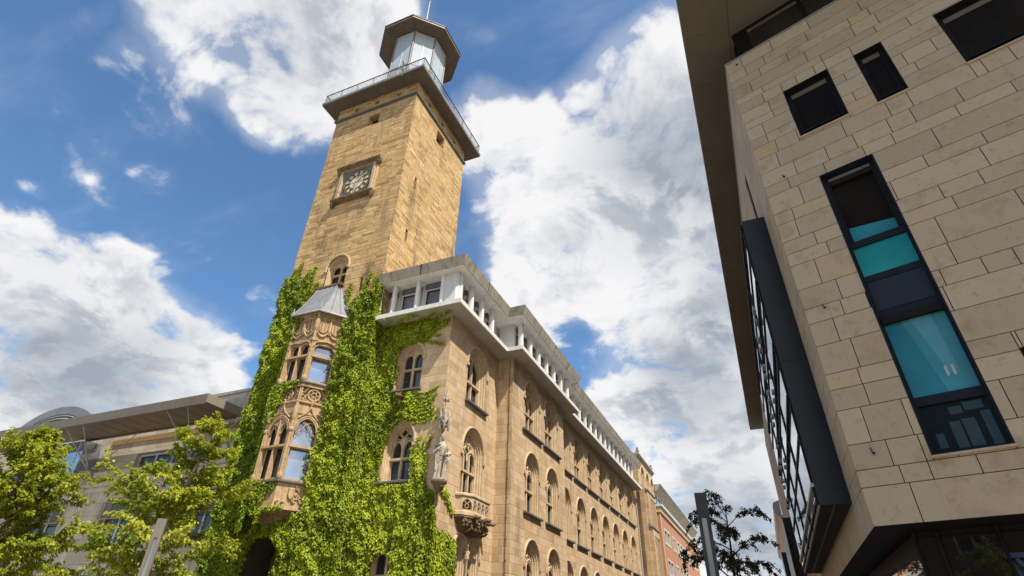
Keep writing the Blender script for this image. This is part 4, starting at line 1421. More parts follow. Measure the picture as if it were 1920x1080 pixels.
    q = MB(); q.fbox(fr, a + 0.09, b_ - 0.09, 12.57, 12.66, -0.25, -0.15)
    q.build('blind_rail', M['blind_rail'], tall)
    q = MB(); q.fbox(fr, a, b_, 8.02, 8.20, -0.23, -0.12)
    q.build('blind_box', M['frame_black'], tall)
    q = MB(); q.poly([fr(s, z, -0.236) for s, z in ((a + 0.34, 8.02), (a + 0.66, 6.16), (b_ - 0.02, 6.16), (b_ - 0.02, 8.02))])  # lighter quads painted on the pane as the reflection of a building
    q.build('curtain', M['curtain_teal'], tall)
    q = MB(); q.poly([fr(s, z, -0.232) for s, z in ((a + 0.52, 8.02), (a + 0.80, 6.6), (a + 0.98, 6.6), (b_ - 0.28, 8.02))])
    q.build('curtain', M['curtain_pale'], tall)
    for x_ in (0.74, 0.86):  # small pale patches painted as reflections of ceiling lamps
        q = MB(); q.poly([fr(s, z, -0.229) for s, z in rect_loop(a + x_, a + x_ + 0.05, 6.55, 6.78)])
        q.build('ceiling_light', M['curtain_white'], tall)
    for x0_, x1_, za_, zb_, mt_ in ((0.42, 0.60, 5.06, 5.6, 'pane_cabinet'), (0.64, 0.86, 5.06, 5.62, 'pane_cabinet'), (0.98, 1.14, 5.04, 5.72, 'pane_cabinet'), (0.5, 0.72, 5.74, 5.9, 'pane_cabinet'), (0.76, 1.08, 5.78, 5.95, 'pane_cabinet'), (0.12, 0.26, 5.1, 5.4, 'pane_cabinet')):  # greenish patches painted on the bottom pane in place of reflections
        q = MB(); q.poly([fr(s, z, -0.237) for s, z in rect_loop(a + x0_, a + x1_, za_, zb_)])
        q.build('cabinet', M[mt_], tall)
    # facade fixings with rust runs below
    for s, z in ((0.35, 18.91), (0.57, 13.26), (0.45, 8.79), (0.42, 5.16)):
        k = MB(); k.tube([fr(s - 0.02, z + 0.12, 0.01), fr(s, z, 0.05), fr(s + 0.02, z - 0.02, 0.06)], 0.012, 5)
        k.lathe([(0.0, z - 0.05), (0.03, z - 0.03), (0.03, z), (0.0, z + 0.02)], tuple(fr(s + 0.02, 0, 0.06))[:2], 6)
        k.build('wall_fixing', M['iron'], t)
    # roof with overhang and the set back top storey
    rz = 21.35
    ov = 1.15
    r = MB()
    inner = 6.0
    A = OP + OE * S1
    outl = [V(OP.x - ov, YE + 0.6, 0), V(OP.x - ov, OP.y - 3.2, 0), V(OP.x - ov + 18, OP.y - 3.2 - 18 * 0.3153, 0), V(26, YE + 0.6, 0)]
    r.prism([p + Z * rz for p in outl], [p + Z * (rz + 0.55) for p in outl])
    rf = r.build('roof', M['soffit_office'], t)
    jm = MB()
    for y in np.arange(OP.y - 2.5, YE, 2.4):
        jm.box(OP.x - ov + 0.01, 2.62, y, y + 0.012, rz - 0.004, rz + 0.002)
    jm.box(2.62, 2.65, OP.y - 2.9, YE, rz - 0.006, rz + 0.002)
    o_ = jm.build('soffit_joint', M['office_joint'], rf); o_['kind'] = 'stuff'
    jb = MB(); jb.box(2.66, 2.69, OP.y - 2.9, OP.y + 1.0, rz - 0.01, rz + 0.001)
    s_ = 0.42
    d0 = -0.55
    pen = MB()
    pen.fbox(fr, s_, S1, zp, rz, d0 - 0.2, d0)
    pen.box(OP.x + 0.62, OP.x + 0.82, OP.y + 0.9, YE, zp, rz)
    ph = pen.build('penthouse', M['frame_black'], t)
    for k in range(7):
        a0, a1 = s_ + 0.55 + 1.9 * k, s_ + 0.55 + 1.9 * k + 1.75
        p = MB(); p.poly([fr(s, z, d0 + 0.004) for s, z in rect_loop(a0, a1, zp + 0.12, rz - 0.45)])
        p.build('penthouse_pane', M['pane_brown'], ph)
        p = MB(); p.fbox(fr, a0, a1, rz - 0.38, rz - 0.26, d0 + 0.001, d0 + 0.05)
        p.build('penthouse_blind', M['blind_rail'], ph)
    # ---- projecting bay of dark metal and glass over the street
    bx, by0, by1, bz0, bz1 = 1.42, 15.76, 31.3, 4.55, 13.62
    b = MB()
    b.box(bx, OP.x - 0.001, by0, by1, bz0, bz1)
    bay = b.build('bay', M['bay_metal'], t, bevel=0.012)
    jn = MB(); jn.box(bx + 0.02, OP.x - 0.01, by0 - 0.003, by0 + 0.003, 8.40, 8.415)
    jn.build('panel_joint', M['frame_black'], bay)
    bf = Frame((bx, 0, 0), (0, 1, 0), (-1, 0, 0))
    zs = [4.72, 5.05, 6.35, 7.4, 8.6, 9.0, 10.4, 11.2, 12.4, 13.4]
    nb = 4
    for i in range(nb):
        y0_, y1_ = by0 + 0.12 + (by1 - by0 - 0.24) * i / nb, by0 + 0.12 + (by1 - by0 - 0.24) * (i + 1) / nb
        for j in range(len(zs) - 1):
            p = MB(); p.fbox(bf, y0_ + 0.05, y1_ - 0.05, zs[j] + 0.05, zs[j + 1] - 0.05, -0.02, 0.015)
            p.build('bay_pane', M['pane_bay'], bay)
        p = MB(); p.fbox(bf, y0_ - 0.035, y0_ + 0.035, 4.6, 13.55, 0.0, 0.05)
        p.build('mullion', M['frame_black'], bay)
    for j, z in enumerate(zs):
        p = MB(); p.fbox(bf, by0 + 0.02, by1 - 0.02, z - 0.045, z + 0.045, 0.001, 0.045 + 0.03 * (j % 2))
        p.build('transom', M['frame_black'] if j not in (1,) else M['alu'], bay)
    for i, (y, z) in enumerate([(18.5 + 0.62 * k, 11.7 - 0.28 * k + 0.15 * (k % 2)) for k in range(18)]):
        p = MB(); p.fbox(bf, y, y + 0.42, z, z + 0.10, 0.05, 0.16)
        p.build('vent_flap', M['alu'], bay)
    p = MB(); p.box(bx + 0.05, bx + 0.30, by0 + 0.06, by1 - 0.1, bz0 - 0.012, bz0 + 0.01)
    p.box(bx + 0.36, OP.x - 0.05, by0 + 0.06, by1 - 0.1, bz0 - 0.008, bz0 + 0.01)
    p.build('bay_soffit', M['frame_black'], bay)
    # lower boxes further along the street
    for (y0_, y1_, z0_, z1_, x_) in ((44.0, 54, 4.2, 9.2, 1.45), (56.5, 61, 3.0, 8.6, 1.15)):
        p = MB(); p.box(x_, OP.x - 0.001, y0_, y1_, z0_, z1_)
        lb = p.build('lower_bay', M['bay_metal'], t, bevel=0.01)
        p = MB(); L = Frame((0, y0_, 0), (1, 0, 0), (0, -1, 0))
        p.fbox(L, x_ + 0.1, OP.x - 0.06, z0_ + 0.2, z1_ - 0.9, -0.03, 0.012)
        p.build('bay_pane', M['pane_brown'], lb)
    # ---- recessed ground floor: soffit and shop front
    so = MB()
    so.poly([fr(0.0, zb, 0), fr(S1, zb, 0), fr(S1, zb, -3.0), V(OP.x + 3, 24, zb), V(OP.x + 3, YE, zb), V(OP.x, YE, zb)])
    so.build('ground_soffit', M['frame_black'], t, recalc=False)
    rec = -1.0
    sf = MB()
    sf.fbox(fr, 0.46, S1, -0.02, zb - 0.004, rec - 0.3, rec - 0.1)
    shop = sf.build('shopfront', M['frame_black'], t)
    x = 0.50
    for k, w_ in enumerate((0.40, 1.0, 1.05, 1.05, 1.6, 1.6, 1.6, 1.6)):
        p = MB(); p.fbox(fr, x + 0.04, x + w_ - 0.04, 0.1, zb - 0.12, rec - 0.1, rec - 0.07)
        p.build('shop_pane', M['pane_shop'], shop)
        p = MB(); p.fbox(fr, x - 0.03, x + 0.03, 0, zb - 0.01, rec - 0.1, rec)
        p.build('mullion', M['frame_black'], shop)
        x += w_
    # side of the shop front along the street, glazed
    c0 = fr(0.46, 0, rec)
    sd = Frame((c0.x, 0, 0), (0, 1, 0), (-1, 0, 0))
    p = MB(); p.fbox(sd, c0.y + 0.1, 60, -0.02, zb - 0.006, -0.3, -0.1)
    sw = p.build('shop_side', M['frame_black'], t)
    for k in range(12):
        p = MB(); p.fbox(sd, c0.y + 0.25 + 3 * k, c0.y + 3.15 + 3 * k, 0.3, zb - 0.35, -0.1, -0.06)
        p.build('shop_pane', M['pane_bay'], sw)
    # the corner of the street wall hangs over the pavement: its lower edge
    lb = MB(); lb.box(OP.x, OP.x + 0.5, OP.y + 0.5, YE, zb - 0.004, zb)
    # post behind the corner
    # blue lettering painted on the shop pane as the reflection of a sign
    tx = MB()
    def stroke(a, b, w):
        (sa, za), (sb, zb_) = a, b
        dx, dz = sb - sa, zb_ - za
        l = math.hypot(dx, dz); nx, nz = -dz / l * w, dx / l * w
        tx.prism([fr(sa + nx, za + nz, rec - 0.066), fr(sb + nx, zb_ + nz, rec - 0.066), fr(sb - nx, zb_ - nz, rec - 0.066), fr(sa - nx, za - nz, rec - 0.066)],
                 [fr(sa + nx, za + nz, rec - 0.06), fr(sb + nx, zb_ + nz, rec - 0.06), fr(sb - nx, zb_ - nz, rec - 0.06), fr(sa - nx, za - nz, rec - 0.06)])
    stroke((1.90, 3.13), (2.00, 2.72), 0.028)
    stroke((2.00, 3.13), (2.24, 2.73), 0.034)
    stroke((2.24, 3.13), (2.245, 2.73), 0.034)
    stroke((2.36, 3.13), (2.48, 2.73), 0.034)
    tx.build('window_lettering', M['letter_blue'], shop)
    p = MB(); p.fbox(fr, 1.84, 2.55, 3.15, 3.24, rec - 0.066, rec - 0.06)
    p.build('window_lettering', M['letter_blue'], shop)
    return t


def slab_stone():
    t = NT('limestone_slab')
    g = t.n('ShaderNodeNewGeometry')
    p = g.outputs['Position']
    base = t.ramp(g.outputs['Random Per Island'], [(0.0, (0.385, 0.30, 0.205)), (0.5, (0.43, 0.338, 0.235)), (0.9, (0.47, 0.372, 0.26)), (1.0, (0.46, 0.33, 0.19))])
    n = t.noise(p, 1.1, 5, 0.65)
    base = t.mix(t.math('MULTIPLY', t.mapr(n, 0.52, 0.68), 0.48), base, (0.30, 0.21, 0.12, 1))
    sp = t.noise(p, 6.0, 6, 0.7)
    base = t.mix(t.math('MULTIPLY', t.mapr(sp, 0.55, 0.70), 0.42), base, (0.20, 0.14, 0.085, 1))
    f = t.noise(p, 45, 3, 0.7)
    base = t.mix(0.35, base, t.ramp(f, [(0.3, (0.75, 0.75, 0.75)), (0.7, (1.18, 1.18, 1.18))]), 'MULTIPLY')
    dr = t.noise(t.scale(p, (4.0, 4.0, 0.12)), 1.0, 4, 0.6)
    base = t.mix(t.math('MULTIPLY', t.mapr(dr, 0.62, 0.8), 0.35), base, (0.13, 0.10, 0.075, 1))
    t.bsdf(base, 0.75, spec=0.25, bump=f, bstr=0.1, bdist=0.01)
    return t.m


M['slab_stone'] = slab_stone()
M['office_back'] = plain('dark_back_wall', (0.02, 0.018, 0.015), (0.035, 0.03, 0.026), 3, 0.9)
M['office_joint'] = plain('soffit_joint_dark', (0.06, 0.055, 0.045), (0.08, 0.07, 0.06), 3, 0.9)
M['alu'] = plain('aluminium', (0.30, 0.31, 0.32), (0.42, 0.43, 0.44), 4, 0.35, metal=0.5)
M['frame_navy'] = plain('navy_window_frame', (0.010, 0.013, 0.020), (0.015, 0.019, 0.028), 4, 0.55, spec=0.12)
M['panel_navy'] = plain('navy_panel', (0.014, 0.021, 0.036), (0.018, 0.026, 0.043), 2, 0.5, spec=0.2)
M['frame_black'] = plain('black_frame', (0.008, 0.007, 0.006), (0.014, 0.0125, 0.011), 4, 0.55, spec=0.12)
M['blind_rail'] = plain('brown_blind', (0.10, 0.085, 0.065), (0.14, 0.12, 0.09), 3, 0.7)
M['soffit_office'] = plain('grey_brown_soffit', (0.125, 0.107, 0.084), (0.15, 0.13, 0.103), 0.6, 0.8, spec=0.2, bstr=0.05)
M['bay_metal'] = plain('blue_black_metal', (0.011, 0.0125, 0.015), (0.016, 0.018, 0.022), 0.7, 0.34, metal=0.0, spec=0.3, bstr=0.02)
M['pane_office'] = glass('office_pane', (0.014, 0.010, 0.006), 0.03, spec=0.05, wavy=0.01)
M['pane_brown'] = glass('brown_pane', (0.030, 0.025, 0.020), 0.04, spec=0.5)
M['pane_teal'] = glass('teal_pane', (0.012, 0.30, 0.31), 0.06, spec=0.4)
M['pane_teal_pale'] = glass('pale_teal_pane', (0.022, 0.20, 0.25), 0.05, spec=0.5)
M['pane_green'] = glass('dark_green_pane', (0.010, 0.013, 0.011), 0.03, spec=0.10)
M['pane_bay'] = glass('reflecting_bay_pane', (0.45, 0.48, 0.52), 0.02, metal=0.85, wavy=0.01)
M['pane_shop'] = glass('shop_pane', (0.012, 0.012, 0.013), 0.02, spec=0.55)
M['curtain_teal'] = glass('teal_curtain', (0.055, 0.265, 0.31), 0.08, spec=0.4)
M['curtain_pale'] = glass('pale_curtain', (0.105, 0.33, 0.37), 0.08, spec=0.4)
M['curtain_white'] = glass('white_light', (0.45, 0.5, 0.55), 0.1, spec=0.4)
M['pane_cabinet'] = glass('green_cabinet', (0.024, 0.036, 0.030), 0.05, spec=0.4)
M['letter_blue'] = plain('blue_lettering', (0.020, 0.045, 0.11), (0.026, 0.055, 0.13), 4, 0.5)
office = make_office()


# ---------------------------------------------------------------- stair tower block at the far end of the wing
def make_annex():
    t = thing('stair_block', 'narrow buttressed sandstone stair block standing between the wing and the red brick building', 'building', (-13.5, 69, 0))
    e = Frame((-11.85, 0, 0), (0, 1, 0), (1, 0, 0))
    ya, yb, zt = 64.32, 73.9, 20.45
    cs = [(66.7, 0.85), (69.7, 0.85), (72.5, 0.85)]
    hs = [hole(c, hw, 16.75, 18.7, 0.75) for c, hw in cs] + [hole(71.7, 0.85, z, z + 2.2, 0.85) for z in (12.3, 7.6, 2.8)]
    m = MB()
    wall_with_holes(e, ya, yb, -0.13, zt, hs, m)
    m.poly([V(-22, ya, 0), V(-11.85, ya, 0), V(-11.85, ya, zt), V(-22, ya, zt)])
    m.poly([V(-22, yb, 0), V(-11.85, yb, 0), V(-11.85, yb, zt), V(-22, yb, zt)])
    m.build('wall', M['wing_stone'], t, recalc=False)
    first = gothic_window(t, e, cs[0][0], 0.85, 16.75, 18.7, 0.75, 'tracery', k=0.8)
    for c, hw in cs[1:]:
        again(first, t, (0, c - cs[0][0], 0))
    w = gothic_window(t, e, 71.7, 0.85, 12.3, 14.5, 0.85, 'tracery', k=0.8)
    for z in (7.6, 2.8): again(w, t, (0, 0, z - 12.3))
    r = MB()
    r.box(-22, -11.55, ya - 0.15, yb + 0.2, zt + 0.001, zt + 0.18); r.box(-22, -11.68, ya - 0.05, yb + 0.1, zt - 0.2, zt)
    r.build('cornice', M['concrete'], t)
    for y in (64.6, 72.9):
        k = MB(); k.lathe([(0.2, zt + 0.18), (0.22, zt + 0.4), (0.1, zt + 0.6), (0.15, zt + 0.75), (0.0, zt + 0.95)], (-11.75, y), 6)
        k.build('finial', M['dark_trim'], t)
    # projecting bay with sloping weatherings
    def bay(z0, z1, x, y1, name):
        b = MB()
        b.strip([[V(-11.84, 64.32 - 0.02, z), V(x, 64.30, z), V(x, y1 - 0.5, z), V(x - 0.45, y1, z), V(-11.84, y1, z)] for z in (z0, z1)])
        return b.build(name, M['wing_stone'], t, recalc=False)
    b1 = bay(12.55, 16.25, -11.05, 69.2, 'bay_upper')
    b2 = bay(-0.1, 12.38, -10.90, 68.6, 'bay_lower')
    for z, x, y1, o in ((16.25, -11.05, 69.2, b1), (12.38, -10.90, 68.6, b2)):
        k = MB()
        lo = [V(-11.84, 64.22, z), V(x + 0.10, 64.20, z), V(x + 0.10, y1 - 0.4, z), V(x - 0.4, y1 + 0.12, z), V(-11.84, y1 + 0.12, z)]
        mi = [p + Z * 0.10 for p in lo]
        hi = [V(-11.84, 64.31, z + 0.5), V(x - 0.45, 64.31, z + 0.5), V(x - 0.45, y1 - 0.9, z + 0.5), V(x - 0.6, y1 - 0.6, z + 0.5), V(-11.84, y1 - 0.4, z + 0.5)]
        k.strip([lo, mi, hi]); k.poly(lo); k.poly(hi)
        k.build('weathering', M['sill_slate'], o)
    be = Frame((-11.05, 0, 0), (0, 1, 0), (1, 0, 0))
    bl = Frame((-10.90, 0, 0), (0, 1, 0), (1, 0, 0))
    for L, z0, z1, c, o in ((be, 13.0, 15.3, 66.6, b1), (bl, 8.0, 11.2, 66.4, b2), (bl, 3.2, 6.5, 66.4, b2)):
        k = MB()
        for s in (-1.25, -0.42, 0.42, 1.25):
            k.fbox(L, c + s - 0.09, c + s + 0.09, z0 - 0.2, z1 + 0.5, 0.002, 0.12)
        for s in (-0.83, 0, 0.83):
            k.tube([L(c + s + x, z, 0.06) for x, z in arch_loop(0.42, z1 - 0.2, z1, 0.5, 0, 10, 0.8)], 0.07, 5)
        k.build('blind_tracery', M['trim_stone'], o)
        for s in (-0.83, 0, 0.83):
            k = MB(); k.poly([L(c + s + x, z, 0.012) for x, z in light_loop(-0.32, 0.32, z0, z1, z1 + 0.38)])
            k.build('pane', M['pane_dark'], o)
    k = MB(); k.box(-11.9, -11.35, 64.05, 64.29, 0, 16.9); 
    k.build('buttress', M['wing_stone'], t)
    return t


annex = make_annex()


# ---------------------------------------------------------------- red brick building further down the street
def make_brick():
    t = thing('brick_building', 'red brick building with rows of pale framed windows under a wide flat eave', 'building', (-15, 92, 0))
    e = Frame((-11.5, 0, 0), (0, 1, 0), (1, 0, 0))
    ya, yb = 74.0, 111.0
    ws = [(76.0, 80.1), (82.3, 85.0)] + [(86.6 + 2.75 * i, 88.5 + 2.75 * i) for i in range(8)]
    rows = [(12.45, 14.1), (8.9, 10.6), (5.3, 7.0), (1.5, 3.6)]
    hs = [rect_loop(a, b, z0, z1) for z0, z1 in rows for a, b in ws]
    m = MB(); wall_with_holes(e, ya, yb, -0.13, 15.75, hs, m)
    m.poly([V(-25, ya, 0), V(-11.5, ya, 0), V(-11.5, ya, 15.75), V(-25, ya, 15.75)])
    m.poly([V(-25, yb, 0), V(-11.5, yb, 0), V(-11.5, yb, 15.75), V(-25, yb, 15.75)])
    for h in hs:
        m.strip([[e(s, z, 0) for s, z in h], [e(s, z, -0.4) for s, z in h]], closed=True)
    m.build('wall', M['brick'], t, recalc=False)
    q = MB(); q.box(-12.2, -11.44, ya + 0.02, ya + 0.55, 0, 15.7); q.build('corner_strip', M['trim_stone'], t)
    for z0, z1 in rows:
        for a, b in ws:
            f = MB()
            n = 2 if b - a > 2.4 else 1
            hl = [rect_loop(a + (b - a) * i / n + 0.14, a + (b - a) * (i + 1) / n - 0.14, z0 + 0.1, z1 - 0.1) for i in range(n)]
            f.plate(e, rect_loop(a - 0.18, b + 0.18, z0 - 0.14, z1 + 0.12), hl, 0.05, -0.25)
            o = f.build('window', M['pale_render'], t, recalc=False)
            p = MB(); p.poly([e(s, z, -0.2) for s, z in rect_loop(a, b, z0, z1)])
            p.build('pane', M['pane_dark'], o)
            p = MB()
            for h in hl:
                p.fbox(e, (h[0][0] + h[2][0]) / 2 - 0.04, (h[0][0] + h[2][0]) / 2 + 0.04, z0 + 0.1, z1 - 0.1, -0.199, -0.12)
                p.tube([e(s, z, -0.16) for s, z in h], 0.06, 4, closed=True, smooth=False)
            p.build('sash', M['frame_white'], o)
    b = MB(); b.box(-25, -11.3, ya - 0.1, yb + 0.1, 15.76, 16.45)
    b.build('cornice_band', M['trim_stone'], t)
    b = MB(); b.box(-25, -11.05, ya - 0.2, yb + 0.2, 16.451, 16.7); b.build('ledge', M['slab_white'], t)
    b = MB(); b.box(-25, -11.9, ya, yb, 16.701, 18.3)
    at = b.build('attic_wall', M['slab_white'], t)
    a_ = Frame((-11.9, 0, 0), (0, 1, 0), (1, 0, 0))
    for i in range(18):
        p = MB(); y = ya + 0.6 + 2.02 * i
        p.fbox(a_, y, y + 1.5, 17.0, 18.0, -0.1, 0.012); p.build('attic_pane', M['pane_dark'], at)
    r = MB()
    r.prism([V(x, ya - 0.3, z) for x, z in ((-25, 18.3), (-11.4, 18.3), (-10.9, 19.1), (-25, 19.3))], [V(x, yb + 0.3, z) for x, z in ((-25, 18.3), (-11.4, 18.3), (-10.9, 19.1), (-25, 19.3))])
    r.build('roof', M['concrete'], t)
    return t


def brick_mat():
    return stone_blocks('red_brick', [(0, (0.47, 0.225, 0.135)), (0.5, (0.55, 0.275, 0.17)), (1, (0.60, 0.31, 0.195))], 0.075, 0.24, mortar=0.008, mcol=(0.40, 0.28, 0.2), mstr=0.5, stain=0.25, warp=0.0)


M['brick'] = brick_mat()
M['pale_render'] = plain('pale_window_surround', (0.50, 0.45, 0.38), (0.60, 0.55, 0.47), 2, 0.8)
brick = make_brick()

# pale building behind it, closing the left side of the street
t = thing('street_house', 'pale stone house just visible beyond the red brick building', 'house', (-13, 120, 0))
b = MB(); b.box(-25, -11.2, 112, 130, -0.1, 11.6); w_ = b.build('wall', M['wing_stone'], t)
b = MB(); b.box(-25, -10.9, 111.8, 130.2, 11.601, 12.0); b.build('cornice', M['trim_stone'], t)
b = MB(); b.box(-24, -12.0, 112.5, 129, 12.001, 15.0); b.build('attic', M['slab_white'], t)
e = Frame((-11.2, 0, 0), (0, 1, 0), (1, 0, 0))
for i in range(5):
    for z in (2, 5.3, 8.6):
        p = MB(); p.fbox(e, 113.4 + 3.3 * i, 115.2 + 3.3 * i, z, z + 2, -0.1, 0.015); p.build('window', M['pane_dark'], t)
M['house_white'] = plain('white_render', (0.52, 0.50, 0.46), (0.62, 0.60, 0.56), 0.8, 0.85)
# white house on the right behind the office
t = thing('corner_house', 'white rendered house with a heavy cornice beyond the far end of the office block', 'house', (4, 80, 0))
b = MB(); b.box(2.15, 16, 64.5, 100, -0.1, 13.0); b.build('wall', M['house_white'], t)
b = MB()
pr = [(2.15, 12.5), (2.0, 12.6), (1.9, 12.9), (1.55, 13.1), (1.5, 13.9), (1.62, 14.2), (2.2, 14.4)]
b.prism([V(x, 64.3, z) for x, z in pr], [V(x, 100, z) for x, z in pr]); b.build('cornice', M['house_white'], t)
e = Frame((2.15, 0, 0), (0, 1, 0), (-1, 0, 0))
for i in range(9):
    for z in (2.5, 6.0, 9.4):
        p = MB(); p.fbox(e, 66.2 + 3.7 * i, 67.8 + 3.7 * i, z, z + 2.1, -0.1, 0.02); p.build('window', M['pane_dark'], t)


# ---------------------------------------------------------------- modern civic building on the left
def make_civic():
    t = thing('civic_building', 'modern grey stone building with a panelled canopy roof on thin steel struts', 'building', (-48, 27, 0))
    fr = Frame((0, 25.5, 0), (1, 0, 0), (0, -1, 0))
    xa, xb = -78.0, -25.6
    # upper storey wall stands back, lower wall comes forward at a ledge
    wins = [(-40.7, -33.6, 10.95, 12.45), (-60.5, -52.5, 10.95, 12.6)]
    loww = [(-41.3 + 9.5 * i, -36.2 + 9.5 * i, 6.0, 9.3) for i in (-3, -2, -1, 0)] + [(-33.0, -29.2, 6.0, 9.3)]
    loww += [(a, b, 1.2, 4.6) for a, b, c, d in loww]
    m = MB()
    wall_with_holes(fr, xa, xb, 10.9, 15.6, [rect_loop(*w) for w in wins if w[0] > xa], m)
    for w in wins:
        h = rect_loop(*w); m.strip([[fr(s, z, 0) for s, z in h], [fr(s, z, -0.5) for s, z in h]], closed=True)
    m.build('upper_wall', M['civic_stone'], t, recalc=False)
    f2 = Frame((0, 25.1, 0), (1, 0, 0), (0, -1, 0))
    m = MB()
    wall_with_holes(f2, xa, xb, -0.13, 10.2, [rect_loop(*w) for w in loww], m)
    for w in loww:
        h = rect_loop(*w); m.strip([[f2(s, z, 0) for s, z in h], [f2(s, z, -0.5) for s, z in h]], closed=True)
    m.build('lower_wall', M['civic_stone'], t, recalc=False)
    for z0, z1, d in ((10.2, 10.75, 0.24), (10.75, 11.15, 0.42)):
        k = MB(); pr = [(-0.6, z0), (d - 0.10, z0), (d, z0 + 0.10), (d, z1 - 0.02), (-0.6, z1 - 0.002)]
        k.prism([f2(xa, z, dd) for dd, z in pr], [f2(xb, z, dd) for dd, z in pr]); k.build('ledge', M['civic_stone'], t)
    def win(L, w, n, mat='pane'):
        s0, s1, z0, z1 = w
        hl = [rect_loop(s0 + 0.1 + (s1 - s0 - 0.2) * i / n + 0.07, s0 + 0.1 + (s1 - s0 - 0.2) * (i + 1) / n - 0.07, z0 + 0.16, z1 - 0.16) for i in range(n)]
        f = MB().plate(L, rect_loop(s0 + 0.04, s1 - 0.04, z0 + 0.04, z1 - 0.04), hl, -0.25, -0.35)
        o = f.build('window', M['frame_white'], t, recalc=False)
        p = MB(); p.poly([L(s, z, -0.33) for s, z in rect_loop(s0 + 0.05, s1 - 0.05, z0 + 0.05, z1 - 0.05)]); p.build('pane', M[mat], o)
        return o
    for w in wins: win(fr, w, 4)
    for w in loww:
        o = win(f2, w, 3)
        # sun blind of slats between brass rails over the upper half of the window
        b = MB()
        for z in (w[3] - 0.30, w[3] - 1.35): b.tube([f2(w[0] - 0.1, z, 0.16), f2(w[1] + 0.1, z, 0.16)], 0.05, 6)
        for s in (w[0] - 0.05, w[1] + 0.05): b.tube([f2(s, w[3] - 0.3, 0.16), f2(s, w[3] - 1.35, 0.16)], 0.04, 6)
        b.build('brass_rail', M['brass'], o)
        b = MB()
        for i in range(9): b.fbox(f2, w[0], w[1], w[3] - 1.25 + 0.1 * i, w[3] - 1.23 + 0.1 * i, 0.10, 0.20)
        b.build('slat_blind', M['frame_grey'], o)
    # canopy
    yc, yb_ = 22.0, 25.0
    xc = -30.55
    zc = 13.86
    k = MB()
    # solid part right, open louvres left
    xs = -46.5
    k.prism([V(xs, yc + 0.05, zc + 0.02), V(xc, yc + 0.05, zc + 0.02), V(xc, yb_, zc + 0.02), V(xs, yb_, zc + 0.02)], [V(xs, yc + 0.05, zc + 0.3), V(xc, yc + 0.05, zc + 0.3), V(xc, yb_, zc + 0.3), V(xs, yb_, zc + 0.3)])
    can = k.build('canopy', M['canopy'], t)
    n = 0
    x = xc
    while x > xa:
        p = MB(); p.box(x - 1.35, x - 0.03, yc - 0.02, yc + 0.03, zc - 0.06, zc + 0.50)
        p.build('fascia_panel', M['canopy'], can)
        x -= 1.37
    p = MB(); p.box(xc - 0.001, xc + 0.05, yc, yb_ + 0.3, zc - 0.06, zc + 0.50); p.build('end_panel', M['canopy_light'], can)
    p = MB(); p.box(xa, xc, yc - 0.02, yc + 0.28, zc - 0.14, zc - 0.062); p.build('edge_beam', M['canopy'], can)
    p = MB()
    x = xc
    while x > xs:
        p.box(x - 0.012, x + 0.012, yc + 0.1, yb_, zc + 0.012, zc + 0.022); x -= 1.37
    p.build('soffit_joint', M['frame_black'], can)['kind'] = 'stuff'
    lv = MB()
    for i in range(15): lv.box(xa, xs - 0.05, yc + 0.35 + 0.17 * i, yc + 0.43 + 0.17 * i, zc + 0.05, zc + 0.17)
    lv.build('louvre', M['canopy'], can)
    for y in (yb_ - 0.05,):
        p = MB(); p.tube([V(xa, y, zc - 0.03), V(xc - 0.6, y, zc - 0.03)], 0.07, 6); p.build('rear_beam', M['canopy'], can)
    for x in (-33.3, -43.6, -54.0, -60.5):
        base = V(x - 0.4, 25.0 - 0.35, 11.2)
        for tip in (V(x - 0.9, yc + 0.2, zc - 0.1), V(x + 1.0, yc + 0.2, zc - 0.1), V(x + 3.2, yb_ - 0.2, zc - 0.05), V(x - 3.2, yb_ - 0.2, zc - 0.05)):
            p = MB(); p.tube([base, base.lerp(tip, 0.06), tip], [0.03, 0.055, 0.035], 6)
            if tip.y > 24: p.lathe([(0, 0), (0.12, 0.1), (0.14, 0.3), (0.05, 0.5)], (0, 0), 6); k2 = 24; q = (tip - base).normalized(); p.v[-24:] = [tuple(base + q * (0.2 + zz) + V(xx, yy, 0)) for xx, yy, zz in p.v[-24:]]
            p.build('strut', M['frame_grey'], can)
        p = MB()
        p.prism([V(x - 0.95, 24.9, 10.3), V(x + 0.25, 24.9, 10.3), V(x + 0.25, 24.35, 11.15), V(x - 0.95, 24.35, 11.15)], [V(x - 0.95, 24.9, 11.22), V(x + 0.25, 24.9, 11.22), V(x + 0.25, 24.3, 11.22), V(x - 0.95, 24.3, 11.22)])
        p.build('corbel_box', M['canopy_light'], t)
    # glass stair volume between the wall parts
    p = MB(); p.box(-49.0, -45.0, 24.2, 26, 11.15, 13.5)
    g = p.build('glass_box', M['pane_mirror'], t)
    p = MB()
    L = Frame((0, 24.2, 0), (1, 0, 0), (0, -1, 0))
    for s in (-49.0, -47.3, -45.6): p.fbox(L, s - 0.03, s + 0.03, 11.15, 13.5, 0.001, 0.04)
    p.fbox(L, -49, -45, 12.3, 12.36, 0.001, 0.035); p.build('glazing_bar', M['frame_white'], g)
    # sunlit strip of wall under the canopy, its light painted as a warm band
    p = MB(); p.fbox(fr, -44.0, -30.3, 13.35, 13.72, 0.001, 0.10); p.build('timber_band', M['timber'], t)
    # barrel roof behind the canopy
    p = MB()
    arc = lambda r, y: [V(-53.5 + r * math.cos(a), y, 13.6 + r * 0.62 * math.sin(a)) for a in [PI * i / 24 for i in range(25)]]
    p.strip([arc(6.6, 25.6), arc(6.6, 40)], smooth=True)
    p.strip([arc(5.5, 25.6), arc(6.6, 25.6)])
    vault = p.build('barrel_roof', M['zinc'], t, recalc=False)
